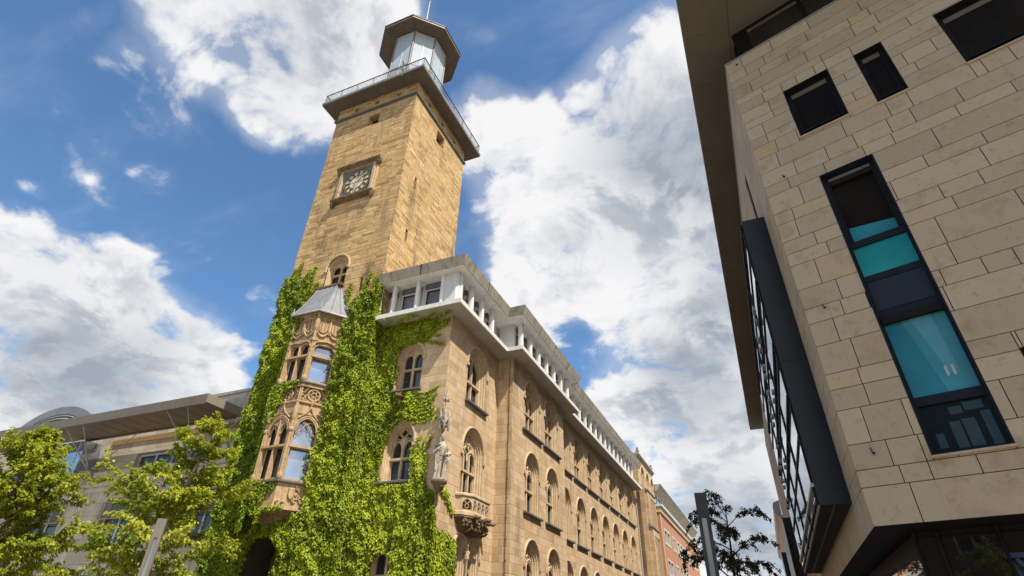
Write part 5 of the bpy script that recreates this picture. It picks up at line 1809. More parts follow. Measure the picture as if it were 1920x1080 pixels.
    p = MB(); p.poly(arc(5.5, 25.75)); p.build('gable_glazing', M['pane_dark'], vault)
    p = MB()
    for r in (5.3, 4.9): p.tube(arc(r, 25.68), 0.09, 5)
    p.build('gable_rib', M['frame_grey'], vault)
    # higher wall behind, right of the canopy
    p = MB(); p.box(-47, -25.5, 30.0, 31.5, 12, 18.5); p.box(-47.1, -25.4, 29.9, 31.6, 18.501, 18.75)
    hw = p.build('rear_wall', M['civic_stone'], t)
    L = Frame((0, 30.0, 0), (1, 0, 0), (0, -1, 0))
    p = MB(); p.fbox(L, -37.7, -36.6, 16.7, 17.9, 0.001, 0.06); rw = p.build('rear_window', M['frame_black'], t)
    p = MB(); p.fbox(L, -37.5, -36.8, 16.9, 17.7, 0.05, 0.065); p.build('pane', M['pane_mirror'], rw)
    # round wall lamp
    p = MB(); c = fr(-31.9, 12.0, 0)
    p.strip([[fr(-31.9 + r * math.cos(a), 12.0 + r * math.sin(a), d) for a in [2 * PI * i / 20 for i in range(20)]] for r, d in ((0.32, 0.0), (0.34, 0.10), (0.28, 0.14))], closed=True)
    rl = p.build('round_lamp', M['frame_grey'], t)
    p = MB(); p.poly([fr(-31.9 + 0.28 * math.cos(a), 12.0 + 0.28 * math.sin(a), 0.135) for a in [2 * PI * i / 20 for i in range(20)]])
    p.build('lamp_glass', M['panel_white'], rl)
    return t


M['civic_stone'] = stone_blocks('grey_stone_panels', [(0, (0.52, 0.45, 0.36)), (0.5, (0.60, 0.525, 0.425)), (1, (0.66, 0.585, 0.48))], 0.75, 1.35, mortar=0.012, mcol=(0.12, 0.105, 0.09), mstr=0.8, stain=0.5, warp=0.1)
M['canopy'] = plain('brown_grey_metal', (0.155, 0.118, 0.082), (0.195, 0.152, 0.108), 1.2, 0.45, metal=0.15, bstr=0.05)
M['canopy_light'] = plain('grey_metal', (0.27, 0.235, 0.185), (0.32, 0.28, 0.225), 1.2, 0.45, metal=0.15, bstr=0.05)
M['brass'] = plain('brass', (0.42, 0.26, 0.07), (0.5, 0.32, 0.1), 5, 0.4, metal=0.3)
M['timber'] = plain('timber', (0.30, 0.19, 0.085), (0.38, 0.25, 0.12), 3, 0.6)
civic = make_civic()


# ---------------------------------------------------------------- street lamps
def make_lamp(x, y, rot, label, mat='lamp_metal'):
    t = thing('street_lamp', label, 'lamp', (x, y, 0), 'light columns along the street')
    a = 0.125
    H = 4.5
    m = MB()
    sl0, sl1, w = 1.2, 3.98, 0.052
    c, s = math.cos(rot), math.sin(rot)
    for k in range(4):
        an = rot + k * PI / 2
        u = V(math.cos(an), math.sin(an), 0); n = V(u.y, -u.x, 0)
        L = Frame(V(x, y, 0) + n * a, u, n)
        m.plate(L, rect_loop(-a, a, 0, H), [rect_loop(-w, w, sl0, sl1)], 0.0)
        h = rect_loop(-w, w, sl0, sl1)
        m.strip([[L(p, z, 0) for p, z in h], [L(p, z, -0.05) for p, z in h]], closed=True)
    ux, uy = V(c, s, 0) * a, V(-s, c, 0) * a
    o_ = V(x, y, 0)
    m.poly([o_ - ux - uy + Z * H, o_ + ux - uy + Z * H, o_ + ux + uy + Z * H, o_ - ux + uy + Z * H])
    m.build('column', M[mat], t, recalc=False)
    q = MB()
    b = 0.076
    ux, uy = V(c, s, 0) * b, V(-s, c, 0) * b
    q.prism([o_ - ux - uy + Z * sl0, o_ + ux - uy + Z * sl0, o_ + ux + uy + Z * sl0, o_ - ux + uy + Z * sl0], [o_ - ux - uy + Z * sl1, o_ + ux - uy + Z * sl1, o_ + ux + uy + Z * sl1, o_ - ux + uy + Z * sl1])
    q.build('lamp_glass', M['lamp_glass'], t)
    q = MB(); q.box(x - 0.2, x + 0.2, y - 0.2, y + 0.2, 0.0, 0.02); q.build('base_plate', M['lamp_metal'], t)
    return t


M['lamp_metal'] = plain('anthracite_metal', (0.16, 0.14, 0.115), (0.215, 0.19, 0.16), 3, 0.5, metal=0.1, bstr=0.03)
M['lamp_dark'] = plain('dark_slate_metal', (0.035, 0.036, 0.042), (0.05, 0.052, 0.06), 3, 0.75, spec=0.2, bstr=0.03)  # same anthracite as the other column, darkened in colour for weaker light
M['lamp_glass'] = glass('frosted_lamp_glass', (0.30, 0.31, 0.31), 0.12, metal=0.55)
make_lamp(-16.72, 12.0, math.radians(45), 'grey square light column standing in front of the leafy tree on the left')
make_lamp(-1.13, 13.4, math.radians(6), 'dark square light column with a long glass slot in the middle of the street', 'lamp_dark')

# ---------------------------------------------------------------- iron lantern on the ivy wall
t = thing('wall_lantern', 'small rusty iron lantern hanging on the ivy covered wall between two windows', 'lantern', (-15.3, 21.1, 11.2))
m = MB(); m.tube([V(-15.3, Y1, 11.95), V(-15.3, Y1 - 0.30, 12.0), V(-15.3, Y1 - 0.42, 11.9)], 0.025, 5); m.build('bracket', M['rust'] if 'rust' in M else M.setdefault('rust', plain('rusty_iron', (0.10, 0.055, 0.03), (0.17, 0.095, 0.05), 8, 0.8)), t)
m = MB(); m.lathe([(0.0, 11.95), (0.04, 11.88), (0.10, 11.80), (0.25, 11.68), (0.22, 11.66), (0.10, 11.64)], (-15.3, Y1 - 0.42), 8, smooth=False); m.build('hood', M['rust'], t)
m = MB(); m.lathe([(0.10, 11.64), (0.12, 11.55), (0.08, 11.32), (0.04, 11.28), (0.0, 11.22)], (-15.3, Y1 - 0.42), 6, smooth=False); m.build('lamp_body', M['rust'], t)


# ---------------------------------------------------------------- robed statue on the corner console
def make_statue():
    bx, by, bz = X1 + 0.28, Y1 - 0.28, 7.47
    face = math.atan2(-1, 0.75)      # looks out from the corner
    D = V(math.cos(face), math.sin(face), 0)
    S = V(-D.y, D.x, 0)              # her left
    P = lambda f, s, z: V(bx, by, bz) + D * (f * 0.92) + S * (s * 0.88) + Z * (z * 1.03)
    m = MB()
    rnd = random.Random(4)
    # robe: rings with deep folds towards the hem
    prof = [(0.02, 0.30, 0.27), (0.10, 0.315, 0.27), (0.35, 0.29, 0.25), (0.6, 0.265, 0.225), (0.85, 0.25, 0.20), (1.05, 0.235, 0.185), (1.2, 0.20, 0.16), (1.34, 0.225, 0.175), (1.48, 0.26, 0.165), (1.58, 0.235, 0.13), (1.64, 0.11, 0.09), (1.70, 0.075, 0.075)]
    loops = []
    n = 40
    for z, w, d in prof:
        fold = max(0.0, min(1, (1.25 - z) / 0.9)) * 0.17
        lp = []
        for i in range(n):
            a = 2 * PI * i / n
            k = 1 + fold * (0.5 * math.sin(9 * a + 1.3 * z) + 0.5 * math.sin(5 * a + 2.1)) + 0.02 * math.sin(13 * a)
            lp.append(P(d * math.cos(a) * k + 0.03 * math.sin(z * 2), w * math.sin(a) * k + (0.05 * math.sin(z * 2.2)), z))
        loops.append(lp)
    m.strip(loops, closed=True, smooth=True); m.poly(loops[0]); m.poly(loops[-1])
    # cloak hanging from the right shoulder to below the knee
    ck = []
    for z, off, w in ((1.56, 0.06, 0.16), (1.3, 0.12, 0.15), (1.0, 0.14, 0.15), (0.7, 0.15, 0.14), (0.42, 0.16, 0.12), (0.36, 0.14, 0.04)):
        lp = []
        for i in range(14):
            a = 2 * PI * i / 14
            lp.append(P(0.07 + 0.10 * math.cos(a) * (1 + 0.25 * math.sin(4 * a + z * 6)), -off - 0.10 + w * 0.62 * math.sin(a), z))
        ck.append(lp)
    m.strip(ck, closed=True, smooth=True); m.poly(ck[0]); m.poly(ck[-1])
    # head, face, hair
    hz = 1.86
    hd = []
    for z, w, d in ((-0.135, 0.045, 0.055), (-0.11, 0.068, 0.085), (-0.05, 0.085, 0.105), (0.02, 0.092, 0.112), (0.08, 0.084, 0.104), (0.125, 0.055, 0.07), (0.14, 0.02, 0.03)):
        hd.append([P(0.03 + d * math.cos(a) + (0.012 if abs(a) < 0.3 and -0.06 < z < 0.03 else 0), w * math.sin(a) + 0.01, hz + z) for a in [2 * PI * i / 16 for i in range(16)]])
    m.strip(hd, closed=True, smooth=True); m.poly(hd[0]); m.poly(hd[-1])
    m.tube([P(0.135, 0.01, hz + 0.03), P(0.165, 0.01, hz - 0.03), P(0.14, 0.01, hz - 0.045)], [0.012, 0.02, 0.012], 6)
    m.tube([P(0.125, -0.02, hz - 0.075), P(0.135, 0.01, hz - 0.072), P(0.125, 0.04, hz - 0.075)], 0.010, 5)
    for sg in (-1, 1):
        m.tube([P(0.115, 0.01 + sg * 0.06, hz + 0.035), P(0.14, 0.01 + sg * 0.03, hz + 0.04)], 0.013, 5)
        m.tube([P(0.05, 0.01 + sg * 0.085, hz + 0.12), P(-0.02, 0.01 + sg * 0.115, hz + 0.02), P(-0.04, 0.01 + sg * 0.12, hz - 0.12), P(0.0, 0.01 + sg * 0.10, hz - 0.24)], [0.035, 0.05, 0.045, 0.02], 7)
    m.tube([P(0.10, 0.01, hz + 0.115), P(0.0, 0.01, hz + 0.165), P(-0.09, 0.01, hz + 0.05), P(-0.09, 0.01, hz - 0.15)], [0.04, 0.075, 0.085, 0.05], 8)
    m.tube([P(0.0, 0.005, 1.62), P(0.01, 0.005, 1.78)], [0.065, 0.055], 8)
    # arms: right one bent up to the breast with a book, left one resting on the sword hilt
    m.tube([P(0.0, -0.24, 1.52), P(-0.02, -0.36, 1.28), P(0.10, -0.38, 1.16), P(0.22, -0.24, 1.30), P(0.235, -0.16, 1.37)], [0.095, 0.10, 0.09, 0.055, 0.04], 8)
    m.tube([P(0.0, 0.24, 1.52), P(-0.02, 0.37, 1.30), P(0.06, 0.40, 1.14), P(0.22, 0.28, 1.10), P(0.29, 0.17, 1.07)], [0.095, 0.10, 0.095, 0.055, 0.04], 8)
    for hx, hy, hz_, sd in ((0.245, -0.13, 1.40, 1), (0.305, 0.13, 1.05, -1)):
        m.tube([P(hx - 0.01, hy - 0.04 * sd, hz_ - 0.03), P(hx, hy, hz_), P(hx + 0.005, hy + 0.03 * sd, hz_ + 0.005)], [0.03, 0.042, 0.03], 7)
        for q in range(4):
            m.tube([P(hx, hy + 0.02 * sd, hz_ + 0.028 - 0.02 * q), P(hx + 0.02, hy + (0.065 - 0.006 * abs(q - 1)) * sd, hz_ + 0.028 - 0.022 * q), P(hx + 0.0, hy + 0.085 * sd, hz_ + 0.02 - 0.022 * q)], [0.0105, 0.010, 0.008], 5)
        m.tube([P(hx, hy, hz_ + 0.03), P(hx + 0.03, hy + 0.02 * sd, hz_ + 0.055)], [0.012, 0.009], 5)
    # drapery over the left forearm
    m.tube([P(0.16, 0.33, 1.10), P(0.17, 0.34, 0.85), P(0.14, 0.32, 0.55)], [0.05, 0.075, 0.03], 7)
    m.tube([P(0.22, 0.22, 1.06), P(0.22, 0.22, 0.80), P(0.20, 0.20, 0.6)], [0.04, 0.05, 0.02], 7)
    # feet
    for s in (-0.1, 0.12):
        m.tube([P(0.12, s, 0.05), P(0.28, s * 1.2, 0.035), P(0.34, s * 1.25, 0.025)], [0.055, 0.045, 0.025], 7)
    me_o = m.build('statue', M['statue_stone'], None, recalc=True)
    md = me_o.modifiers.new('r', 'REMESH'); md.mode = 'VOXEL'; md.voxel_size = 0.014; md.use_smooth_shade = True
    dg = bpy.context.evaluated_depsgraph_get()
    me = bpy.data.meshes.new_from_object(me_o.evaluated_get(dg))
    me_o.modifiers.clear()
    me_o.data = me
    if not me.materials: me.materials.append(M['statue_stone'])
    tag(me_o, 'pale stone statue of a robed woman with a sword on the corner console', 'statue')
    sw = MB()
    a, b = P(0.325, 0.13, 1.14), P(0.36, 0.02, 0.06)
    d = (b - a).normalized()
    sw.prism([a + S * 0.03 - D * .008, a + S * 0.03 + D * .008, a - S * 0.03 + D * .008, a - S * 0.03 - D * .008], [b + S * 0.012 - D * .004, b + S * 0.012 + D * .004, b - S * 0.012 + D * .004, b - S * 0.012 - D * .004])
    g = a + d * 0.16
    sw.tube([g - S * 0.2, g + S * 0.2], 0.022, 6); sw.lathe([(0, 0), (0.03, 0.02), (0.035, 0.05), (0, 0.08)], (0, 0), 6)
    sw.v[-24:] = [(a.x + x, a.y + y, a.z + z) for x, y, z in sw.v[-24:]]
    sw.build('sword', M['iron'], me_o)
    bk = MB()
    c = P(0.19, -0.26, 1.47)
    u, v, w = (S * 0.13 + D * 0.02), (Z * 0.035 + D * 0.02), D * 0.09
    bk.prism([c - u - v - w, c + u - v - w, c + u - v + w, c - u - v + w], [c - u + v - w, c + u + v - w, c + u + v + w, c - u + v + w])
    bk.build('book', M['statue_stone'], me_o)
    pl = MB(); pl.lathe([(0.36, 7.471), (0.37, 7.5), (0.33, 7.54), (0.28, 7.555), (0, 7.56)], (bx, by), 12); pl.build('plinth', M['statue_stone'], me_o)
    return me_o


statue = make_statue()

# ---------------------------------------------------------------- gull gliding past the terrace
c = V(-17.05, 18.3, 35.6)
m = MB()
bd = V(0.35, 0.25, 0.28).normalized()
m.tube([c - bd * 0.26, c - bd * 0.2, c - bd * 0.05, c + bd * 0.12, c + bd * 0.2, c + bd * 0.26], [0.01, 0.05, 0.085, 0.07, 0.05, 0.012], 8)
gull = m.build('gull', plain('pale_feathers', (0.40, 0.38, 0.35), (0.62, 0.60, 0.56), 20, 0.7), None)
tag(gull, 'small pale gull gliding in front of the tower terrace', 'bird')
for sg in (-1, 1):
    m = MB()
    s = V(-bd.y, bd.x, 0.0).normalized() * sg
    pts = [(0.10, 0.02, 0.03), (0.14, 0.25, 0.12), (0.02, 0.62, 0.05), (-0.05, 0.66, 0.04), (-0.04, 0.28, 0.10), (-0.10, 0.02, 0.02)]
    m.poly([c + bd * a + s * b + Z * z for a, b, z in pts])
    m.build('wing', gull.data.materials[0], gull, recalc=False)
m = MB(); m.poly([c - bd * 0.22 + Z * .01, c - bd * 0.40 + V(0.05, -0.06, 0), c - bd * 0.40 + V(-0.05, 0.06, 0)])
m.build('tail', gull.data.materials[0], gull, recalc=False)


# ---------------------------------------------------------------- plants
def vnoise(x, y, z=None, seed=0):
    """smooth value noise for numpy arrays"""
    x = np.asarray(x, float); y = np.asarray(y, float)
    z = np.zeros_like(x) if z is None else np.asarray(z, float)
    def h(i, j, k):
        n = (i * 374761393 + j * 668265263 + k * 2147483647 + seed * 974634777) & 0xffffffff
        n = (n ^ (n >> 13)) * 1274126177 & 0xffffffff
        n = n ^ (n >> 16)
        return (n & 0xffff) / 65535.0
    xi, yi, zi = np.floor(x).astype(np.int64), np.floor(y).astype(np.int64), np.floor(z).astype(np.int64)
    fx, fy, fz = x - xi, y - yi, z - zi
    fx, fy, fz = (f * f * (3 - 2 * f) for f in (fx, fy, fz))
    r = 0
    for a in (0, 1):
        for b in (0, 1):
            for c in (0, 1):
                w = (fx if a else 1 - fx) * (fy if b else 1 - fy) * (fz if c else 1 - fz)
                r = r + w * h(xi + a, yi + b, zi + c)
    return r


def fbm2(x, y, seed=0, oct_=3):
    s, a, t = 0, 1.0, 0
    for o in range(oct_):
        s = s + a * vnoise(x * 2 ** o, y * 2 ** o, None, seed + o * 7); t += a; a *= 0.5
    return s / t


def leaves_object(name, mat, parent, P, A, N, L, Wd, rnd_, fold=0.25, lobed=True):
    """one leaf per row: P base, A direction of the midrib, N face normal, L length, Wd width"""
    n = len(P)
    A = A / np.linalg.norm(A, axis=1)[:, None]
    N = N - A * np.sum(A * N, 1)[:, None]
    N = N / np.maximum(np.linalg.norm(N, axis=1), 1e-6)[:, None]
    S = np.cross(A, N)
    L_, W_ = L[:, None], Wd[:, None]
    up = N * (W_ * fold)
    shp = [(0, 0, 0), (0.22, 0.50, 1), (0.62, 0.36, 1), (1.0, 0, 0.0), (0.62, -0.36, 1), (0.22, -0.50, 1)]
    vs = np.stack([P + A * L_ * l + S * W_ * w + up * k - N * L_ * 0.12 * l * l for l, w, k in shp], 1)
    me = bpy.data.meshes.new(name)
    me.vertices.add(n * 6)
    me.vertices.foreach_set('co', vs.reshape(-1).astype(np.float32))
    me.loops.add(n * 8)
    idx = np.arange(n)[:, None] * 6 + np.array([0, 1, 2, 3, 0, 3, 4, 5])[None, :]
    me.loops.foreach_set('vertex_index', idx.reshape(-1).astype(np.int32))
    me.polygons.add(n * 2)
    me.polygons.foreach_set('loop_start', np.arange(0, n * 8, 4).astype(np.int32))
    at = me.attributes.new('rnd', 'FLOAT', 'POINT')
    at.data.foreach_set('value', np.repeat(rnd_, 6).astype(np.float32))
    me.update(calc_edges=True)
    return link(name, me, mat, parent)


def in_poly(poly, x, y):
    c = np.zeros(len(x), bool)
    n = len(poly)
    for i in range(n):
        x0, y0 = poly[i]; x1, y1 = poly[(i + 1) % n]
        cond = ((y0 > y) != (y1 > y))
        t = (y - y0) / ((y1 - y0) if y1 != y0 else 1e-9)
        c ^= cond & (x < x0 + t * (x1 - x0))
    return c


def ivy_patch(fr, poly, holes, dens, seed, thick=(0.05, 0.40), frayed=0.35, stretch=(1.2, 1.2), size=0.105, smin=0.0):
    """leaf arrays over a polygon of a wall; its outline is frayed, the mat swells and sinks"""
    r = np.random.default_rng(seed)
    xs = [p[0] for p in poly]; zs = [p[1] for p in poly]
    ar = (max(xs) - min(xs) + 1) * (max(zs) - min(zs) + 1)
    n = int(ar * dens * 2.1)
    s = r.uniform(min(xs) - .5, max(xs) + .5, n); z = r.uniform(min(zs) - .5, max(zs) + .5, n)
    js = (fbm2(s * stretch[0], z * stretch[1], seed + 5) - 0.5) * 2 * frayed + (fbm2(s * 4, z * 4, seed + 9) - 0.5) * frayed * 0.8
    jz = (fbm2(s * stretch[0], z * stretch[1], seed + 25) - 0.5) * 2 * frayed
    k = in_poly(poly, s + js, z + jz)
    for h in holes:
        k &= ~in_poly(h, s + js * 0.25, z + jz * 0.25)
    s, z = s[k], z[k]
    # distance to the edge, roughly: fewer neighbours inside -> thinner
    edge = np.ones(len(s))
    for dx, dz in ((.25, 0), (-.25, 0), (0, .25), (0, -.25), (.5, 0), (-.5, 0), (0, .5), (0, -.5)):
        edge -= 0.11 * (~in_poly(poly, s + dx, z + dz))
    def hf(a, b):
        return thick[0] + (thick[1] - thick[0]) * np.clip((fbm2(a * 0.9, b * 0.7, seed + 50, 2) * 0.42 + fbm2(a * 3.0, b * 2.6, seed + 60, 2) * 0.58 - 0.2) * 1.65, 0, 1)
    h0 = hf(s, z)
    e = 0.06
    gs, gz = (hf(s + e, z) - h0) / e, (hf(s, z + e) - h0) / e
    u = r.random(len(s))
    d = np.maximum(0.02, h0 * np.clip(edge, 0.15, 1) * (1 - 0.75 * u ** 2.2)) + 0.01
    O, Uv, Nv = np.array(fr.o), np.array(fr.u), np.array(fr.n)
    P = O + s[:, None] * Uv + d[:, None] * Nv + z[:, None] * np.array([0, 0, 1.0])
    nn = Nv - gs[:, None] * Uv * 1.5 - gz[:, None] * np.array([0, 0, 1.0]) * 1.5 + np.array([0, 0, 0.55]) + r.normal(0, 0.22, (len(s), 3))
    aa = np.array([0, 0, -1.0]) + Nv * 0.45 + r.normal(0, 0.38, (len(s), 3))
    L = r.uniform(0.65, 1.25, len(s)) * size
    tone = np.clip(0.57 + 0.28 * (fbm2(s * 0.7, z * 0.7, seed + 80) - 0.5) * 2 + r.normal(0, 0.10, len(s)) - 0.60 * u ** 2.2, 0, 1)  # leaves deeper in the mat get a darker tone, shade put into colour
    return P, aa, nn, L, tone


def tendril(fr, pts, dens, seed, w=0.10, size=0.12):
    r = np.random.default_rng(seed)
    out = []
    for (a, b) in zip(pts[:-1], pts[1:]):
        l = math.hypot(b[0] - a[0], b[1] - a[1])
        n = max(3, int(l * dens))
        t = r.random(n)
        s = a[0] + (b[0] - a[0]) * t + r.normal(0, w * 0.5, n); z = a[1] + (b[1] - a[1]) * t + r.normal(0, w * 0.5, n)
        out.append((s, z))
    s = np.concatenate([o[0] for o in out]); z = np.concatenate([o[1] for o in out])
    O, Uv, Nv = np.array(fr.o), np.array(fr.u), np.array(fr.n)
    P = O + s[:, None] * Uv + r.uniform(0.015, 0.09, len(s))[:, None] * Nv + z[:, None] * np.array([0, 0, 1.0])
    nn = Nv + np.array([0, 0, 0.4]) + r.normal(0, 0.3, (len(s), 3))
    aa = np.array([0, 0, -1.0]) + Nv * 0.4 + r.normal(0, 0.5, (len(s), 3))
    return P, aa, nn, r.uniform(0.7, 1.2, len(s)) * size, np.clip(r.normal(0.55, 0.16, len(s)), 0, 1)


def join_leaves(lst):
    return [np.concatenate([a[i] for a in lst]) for i in range(5)]


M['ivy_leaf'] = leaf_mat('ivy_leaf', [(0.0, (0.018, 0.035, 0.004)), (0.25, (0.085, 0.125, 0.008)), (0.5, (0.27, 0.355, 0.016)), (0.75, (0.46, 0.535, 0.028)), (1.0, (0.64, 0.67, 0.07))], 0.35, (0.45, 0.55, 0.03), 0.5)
M['ivy_stem'] = plain('ivy_stem', (0.08, 0.05, 0.03), (0.14, 0.09, 0.055), 8, 0.9)


def stems(fr, base_pts, top, seed, n):
    rnd = random.Random(seed)
    m = MB()
    for i in range(n):
        s = base_pts[0] + (base_pts[1] - base_pts[0]) * rnd.random()
        z, pts, rs = 0.0, [], []
        h = top * rnd.uniform(0.6, 0.98)
        while z < h:
            pts.append(fr(s, z, 0.03)); rs.append(0.035 * (1 - z / h) + 0.008)
            z += 0.8; s += rnd.uniform(-0.25, 0.25)
            s = min(max(s, base_pts[0]), base_pts[1])
        m.tube(pts, rs, 5)
    return m


# the ivy of the tower
t = thing('ivy', 'thick green ivy covering the lower half of the clock tower around the oriel', 'climbing plant', (-21.1, 20.6, 0))
front = [(-25.05, 0), (-25.05, 20.7), (-24.4, 20.9), (-23.6, 20.7), (-23.0, 20.1), (-22.6, 19.5), (-22.3, 18.6), (-22.0, 18.0), (-20.0, 17.6), (-19.85, 18.3), (-19.5, 18.0), (-19.1, 17.3), (-18.75, 17.9), (-18.35, 18.4), (-18.0, 18.2), (-17.5, 18.9), (-17.2, 18.0), (-17.1, 0)]
or_hole = [(-22.6, 6.35), (-22.78, 16.5), (-22.85, 16.9), (-22.1, 19.3), (-20.05, 19.3), (-19.1, 16.9), (-19.35, 16.3), (-19.38, 6.35)]
portal_hole = [(-22.05, -1), (-22.05, 4.7), (-21.6, 5.4), (-20.7, 5.4), (-20.25, 4.7), (-20.25, -1)]
parts = [ivy_patch(south, front, [or_hole, portal_hole], 270, 3, thick=(0.05, 0.50), frayed=0.30)]
eastp = [(20.4, 0), (20.4, 18.6), (20.9, 18.4), (21.1, 17.0), (21.35, 15.9), (21.45, 0)]
parts.append(ivy_patch(east, eastp, [], 260, 13, thick=(0.04, 0.2), frayed=0.12))
west = Frame((TX0, 0, 0), (0, 1, 0), (-1, 0, 0))
parts.append(ivy_patch(west, [(20.4, 0), (20.4, 20.8), (28.4, 20.0), (28.4, 0)], [], 120, 23, thick=(0.04, 0.35)))
for i, pts in enumerate([[(-24.6, 20.5), (-24.5, 21.4)], [(-24.1, 20.5), (-24.0, 21.9)], [(-23.4, 20.2), (-23.2, 21.1)], [(-22.9, 19.8), (-22.75, 21.3)], [(-22.5, 19.2), (-22.2, 20.0)],
                         [(-19.6, 18.0), (-19.55, 19.2)], [(-18.7, 17.6), (-18.45, 18.6), (-18.2, 19.6)], [(-18.35, 18.4), (-18.6, 19.1)], [(-17.9, 18.0), (-17.8, 19.3)], [(-19.1, 17.2), (-19.0, 18.2)], [(-17.5, 18.0), (-17.4, 19.4)]]):
    parts.append(tendril(south, pts, 110, 100 + i, 0.16))
# over the oriel: the apron ledge, the balustrade and the left edge
ofr = Frame((0, TY0 - 1.15, 0), (1, 0, 0), (0, -1, 0))
parts.append(ivy_patch(ofr, [(-22.1, 6.3), (-22.1, 7.85), (-21.3, 7.8), (-20.9, 7.6), (-20.5, 7.62), (-20.25, 7.55), (-20.3, 7.25), (-20.8, 7.1), (-21.0, 6.4)], [], 230, 31, thick=(0.02, 0.2), frayed=0.22))
parts.append(ivy_patch(ofr, [(-22.2, 10.6), (-22.2, 12.7), (-21.5, 12.72), (-20.9, 12.7), (-20.5, 12.6), (-20.6, 12.4), (-21.2, 12.1), (-21.5, 11.2), (-21.7, 10.6)], [], 230, 33, thick=(0.02, 0.25), frayed=0.22))
parts.append(ivy_patch(ofr, [(-22.2, 15.0), (-22.2, 17.0), (-21.2, 16.9), (-21.5, 16.2), (-21.75, 15.2)], [], 220, 35, thick=(0.02, 0.25), frayed=0.2))
lf = PT_L = Frame((-22.68, TY0, 0), (0.8, -1.15, 0), (-1.15, -0.8, 0))
parts.append(ivy_patch(lf, [(0, 5.5), (0, 17.0), (1.4, 17.0), (1.4, 5.5)], [], 160, 37, thick=(0.04, 0.3), frayed=0.15))
for i, pts in enumerate([[(-20.7, 6.5), (-20.2, 6.42), (-19.6, 6.45)], [(-21.6, 6.45), (-20.8, 6.4)], [(-21.3, 7.7), (-21.25, 7.0), (-21.3, 6.3)], [(-20.9, 6.4), (-20.95, 5.9)], [(-21.5, 12.6), (-20.4, 12.66)], [(-20.9, 16.75), (-20.2, 16.72)], [(-21.8, 6.4), (-21.85, 5.6)]]):
    parts.append(tendril(ofr, pts, 120, 140 + i, 0.12))
P, A, N, L, T = join_leaves(parts)
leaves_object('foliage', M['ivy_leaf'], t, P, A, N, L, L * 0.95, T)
stems(south, (-19.3, -17.6), 18, 5, 9).build('stem', M['ivy_stem'], t)

# the ivy of the wing
t = thing('ivy', 'lighter green ivy spreading over the gable wall beside the corner statue', 'climbing plant', (-15.2, 21.5, 0))
ws = Frame((0, Y1, 0), (1, 0, 0), (0, -1, 0))
wp = [(-17.3, 0), (-17.3, 16.2), (-14.4, 16.2), (-13.7, 15.9), (-13.9, 15.3), (-14.5, 15.05), (-15.2, 14.75), (-15.75, 14.6), (-16.0, 13.8), (-16.0, 12.1), (-14.9, 12.05), (-14.5, 11.6), (-14.6, 11.0), (-14.3, 10.7), (-14.6, 10.5), (-15.0, 10.5), (-15.5, 10.3), (-15.9, 9.6), (-15.98, 7.6), (-14.5, 7.55), (-14.42, 8.6), (-13.9, 9.0), (-13.5, 9.2), (-13.4, 7.5), (-12.95, 7.0), (-12.8, 5.5), (-12.75, 0)]
wh = [[(-15.75, 2.2), (-15.75, 4.3), (-15.5, 4.7), (-15.0, 4.7), (-14.75, 4.3), (-14.75, 2.2)]]
parts = [ivy_patch(ws, wp, wh, 270, 43, thick=(0.04, 0.34), frayed=0.24, stretch=(0.9, 1.8))]
for i in range(12):      # fingers creeping right below the upper window
    z = 10.45 + 0.14 * i
    parts.append(tendril(ws, [(-14.9, z), (-13.9, z - 0.05 + 0.12 * math.sin(i * 2.1)), (-13.2 - 0.35 * abs(math.sin(i * 1.7)), z + 0.12 + 0.10 * math.sin(i * 1.3))], 60, 200 + i, 0.06, 0.11))
for i, pts in enumerate([[(-13.9, 15.8), (-13.3, 15.9), (-13.05, 15.95)], [(-14.3, 15.3), (-13.6, 15.5), (-13.1, 15.7)], [(-14.5, 15.0), (-13.9, 14.7), (-13.3, 14.55)], [(-14.0, 15.2), (-13.5, 15.05)], [(-14.2, 8.8), (-14.1, 9.7)], [(-13.9, 9.0), (-13.75, 9.6)], [(-13.6, 9.1), (-13.45, 9.7)], [(-14.3, 8.4), (-14.45, 9.2)], [(-16.0, 12.8), (-15.85, 13.6)]]):
    parts.append(tendril(ws, pts, 80, 230 + i, 0.08))
sf = Frame((0, 0, SOF), (1, 0, 0), (0, 0, -1))
sfr = Frame((0, Y1, 0), (1, 0, 0), (0, -1, 0))
r = np.random.default_rng(5)
for i, pts in enumerate([[(-16.3, 0.1), (-15.9, 0.5), (-15.2, 0.75), (-14.7, 0.7)], [(-15.0, 0.05), (-14.2, 0.4), (-13.6, 0.6)], [(-14.0, 0.05), (-13.2, 0.4), (-12.7, 0.5)], [(-16.9, 0.1), (-16.6, 0.6), (-16.5, 1.0)]]):
    P, A, N, L, T = tendril(sfr, [(a, 16.1) for a, b in pts], 70, 260 + i, 0.10)
    # laid flat on the soffit of the slab
    k = np.linspace(0, 1, len(P)); s = np.interp(k, np.linspace(0, 1, len(pts)), [p[0] for p in pts]); d = np.interp(k, np.linspace(0, 1, len(pts)), [p[1] for p in pts])
    P = np.stack([s + r.normal(0, .08, len(s)), Y1 - d + r.normal(0, .06, len(s)), np.full(len(s), SOF - 0.03) - r.random(len(s)) * 0.12], 1)
    parts.append((P, A, N, L * 0.9, T))
e1 = Frame((X1, 0, 0), (0, 1, 0), (1, 0, 0))
parts.append(ivy_patch(e1, [(21.3, 0), (21.3, 6.6), (21.6, 6.2), (21.8, 5.6), (22.6, 5.6), (23.3, 5.45), (23.55, 5.1), (23.45, 4.4), (23.3, 0)], [], 260, 53, thick=(0.04, 0.28), frayed=0.18))
parts.append(tendril(e1, [(21.6, 7.4), (22.1, 7.2), (22.6, 6.9), (23.1, 6.45)], 90, 290, 0.10))
parts.append(tendril(e1, [(22.0, 7.2), (22.3, 7.3), (22.7, 7.15)], 60, 291, 0.08))
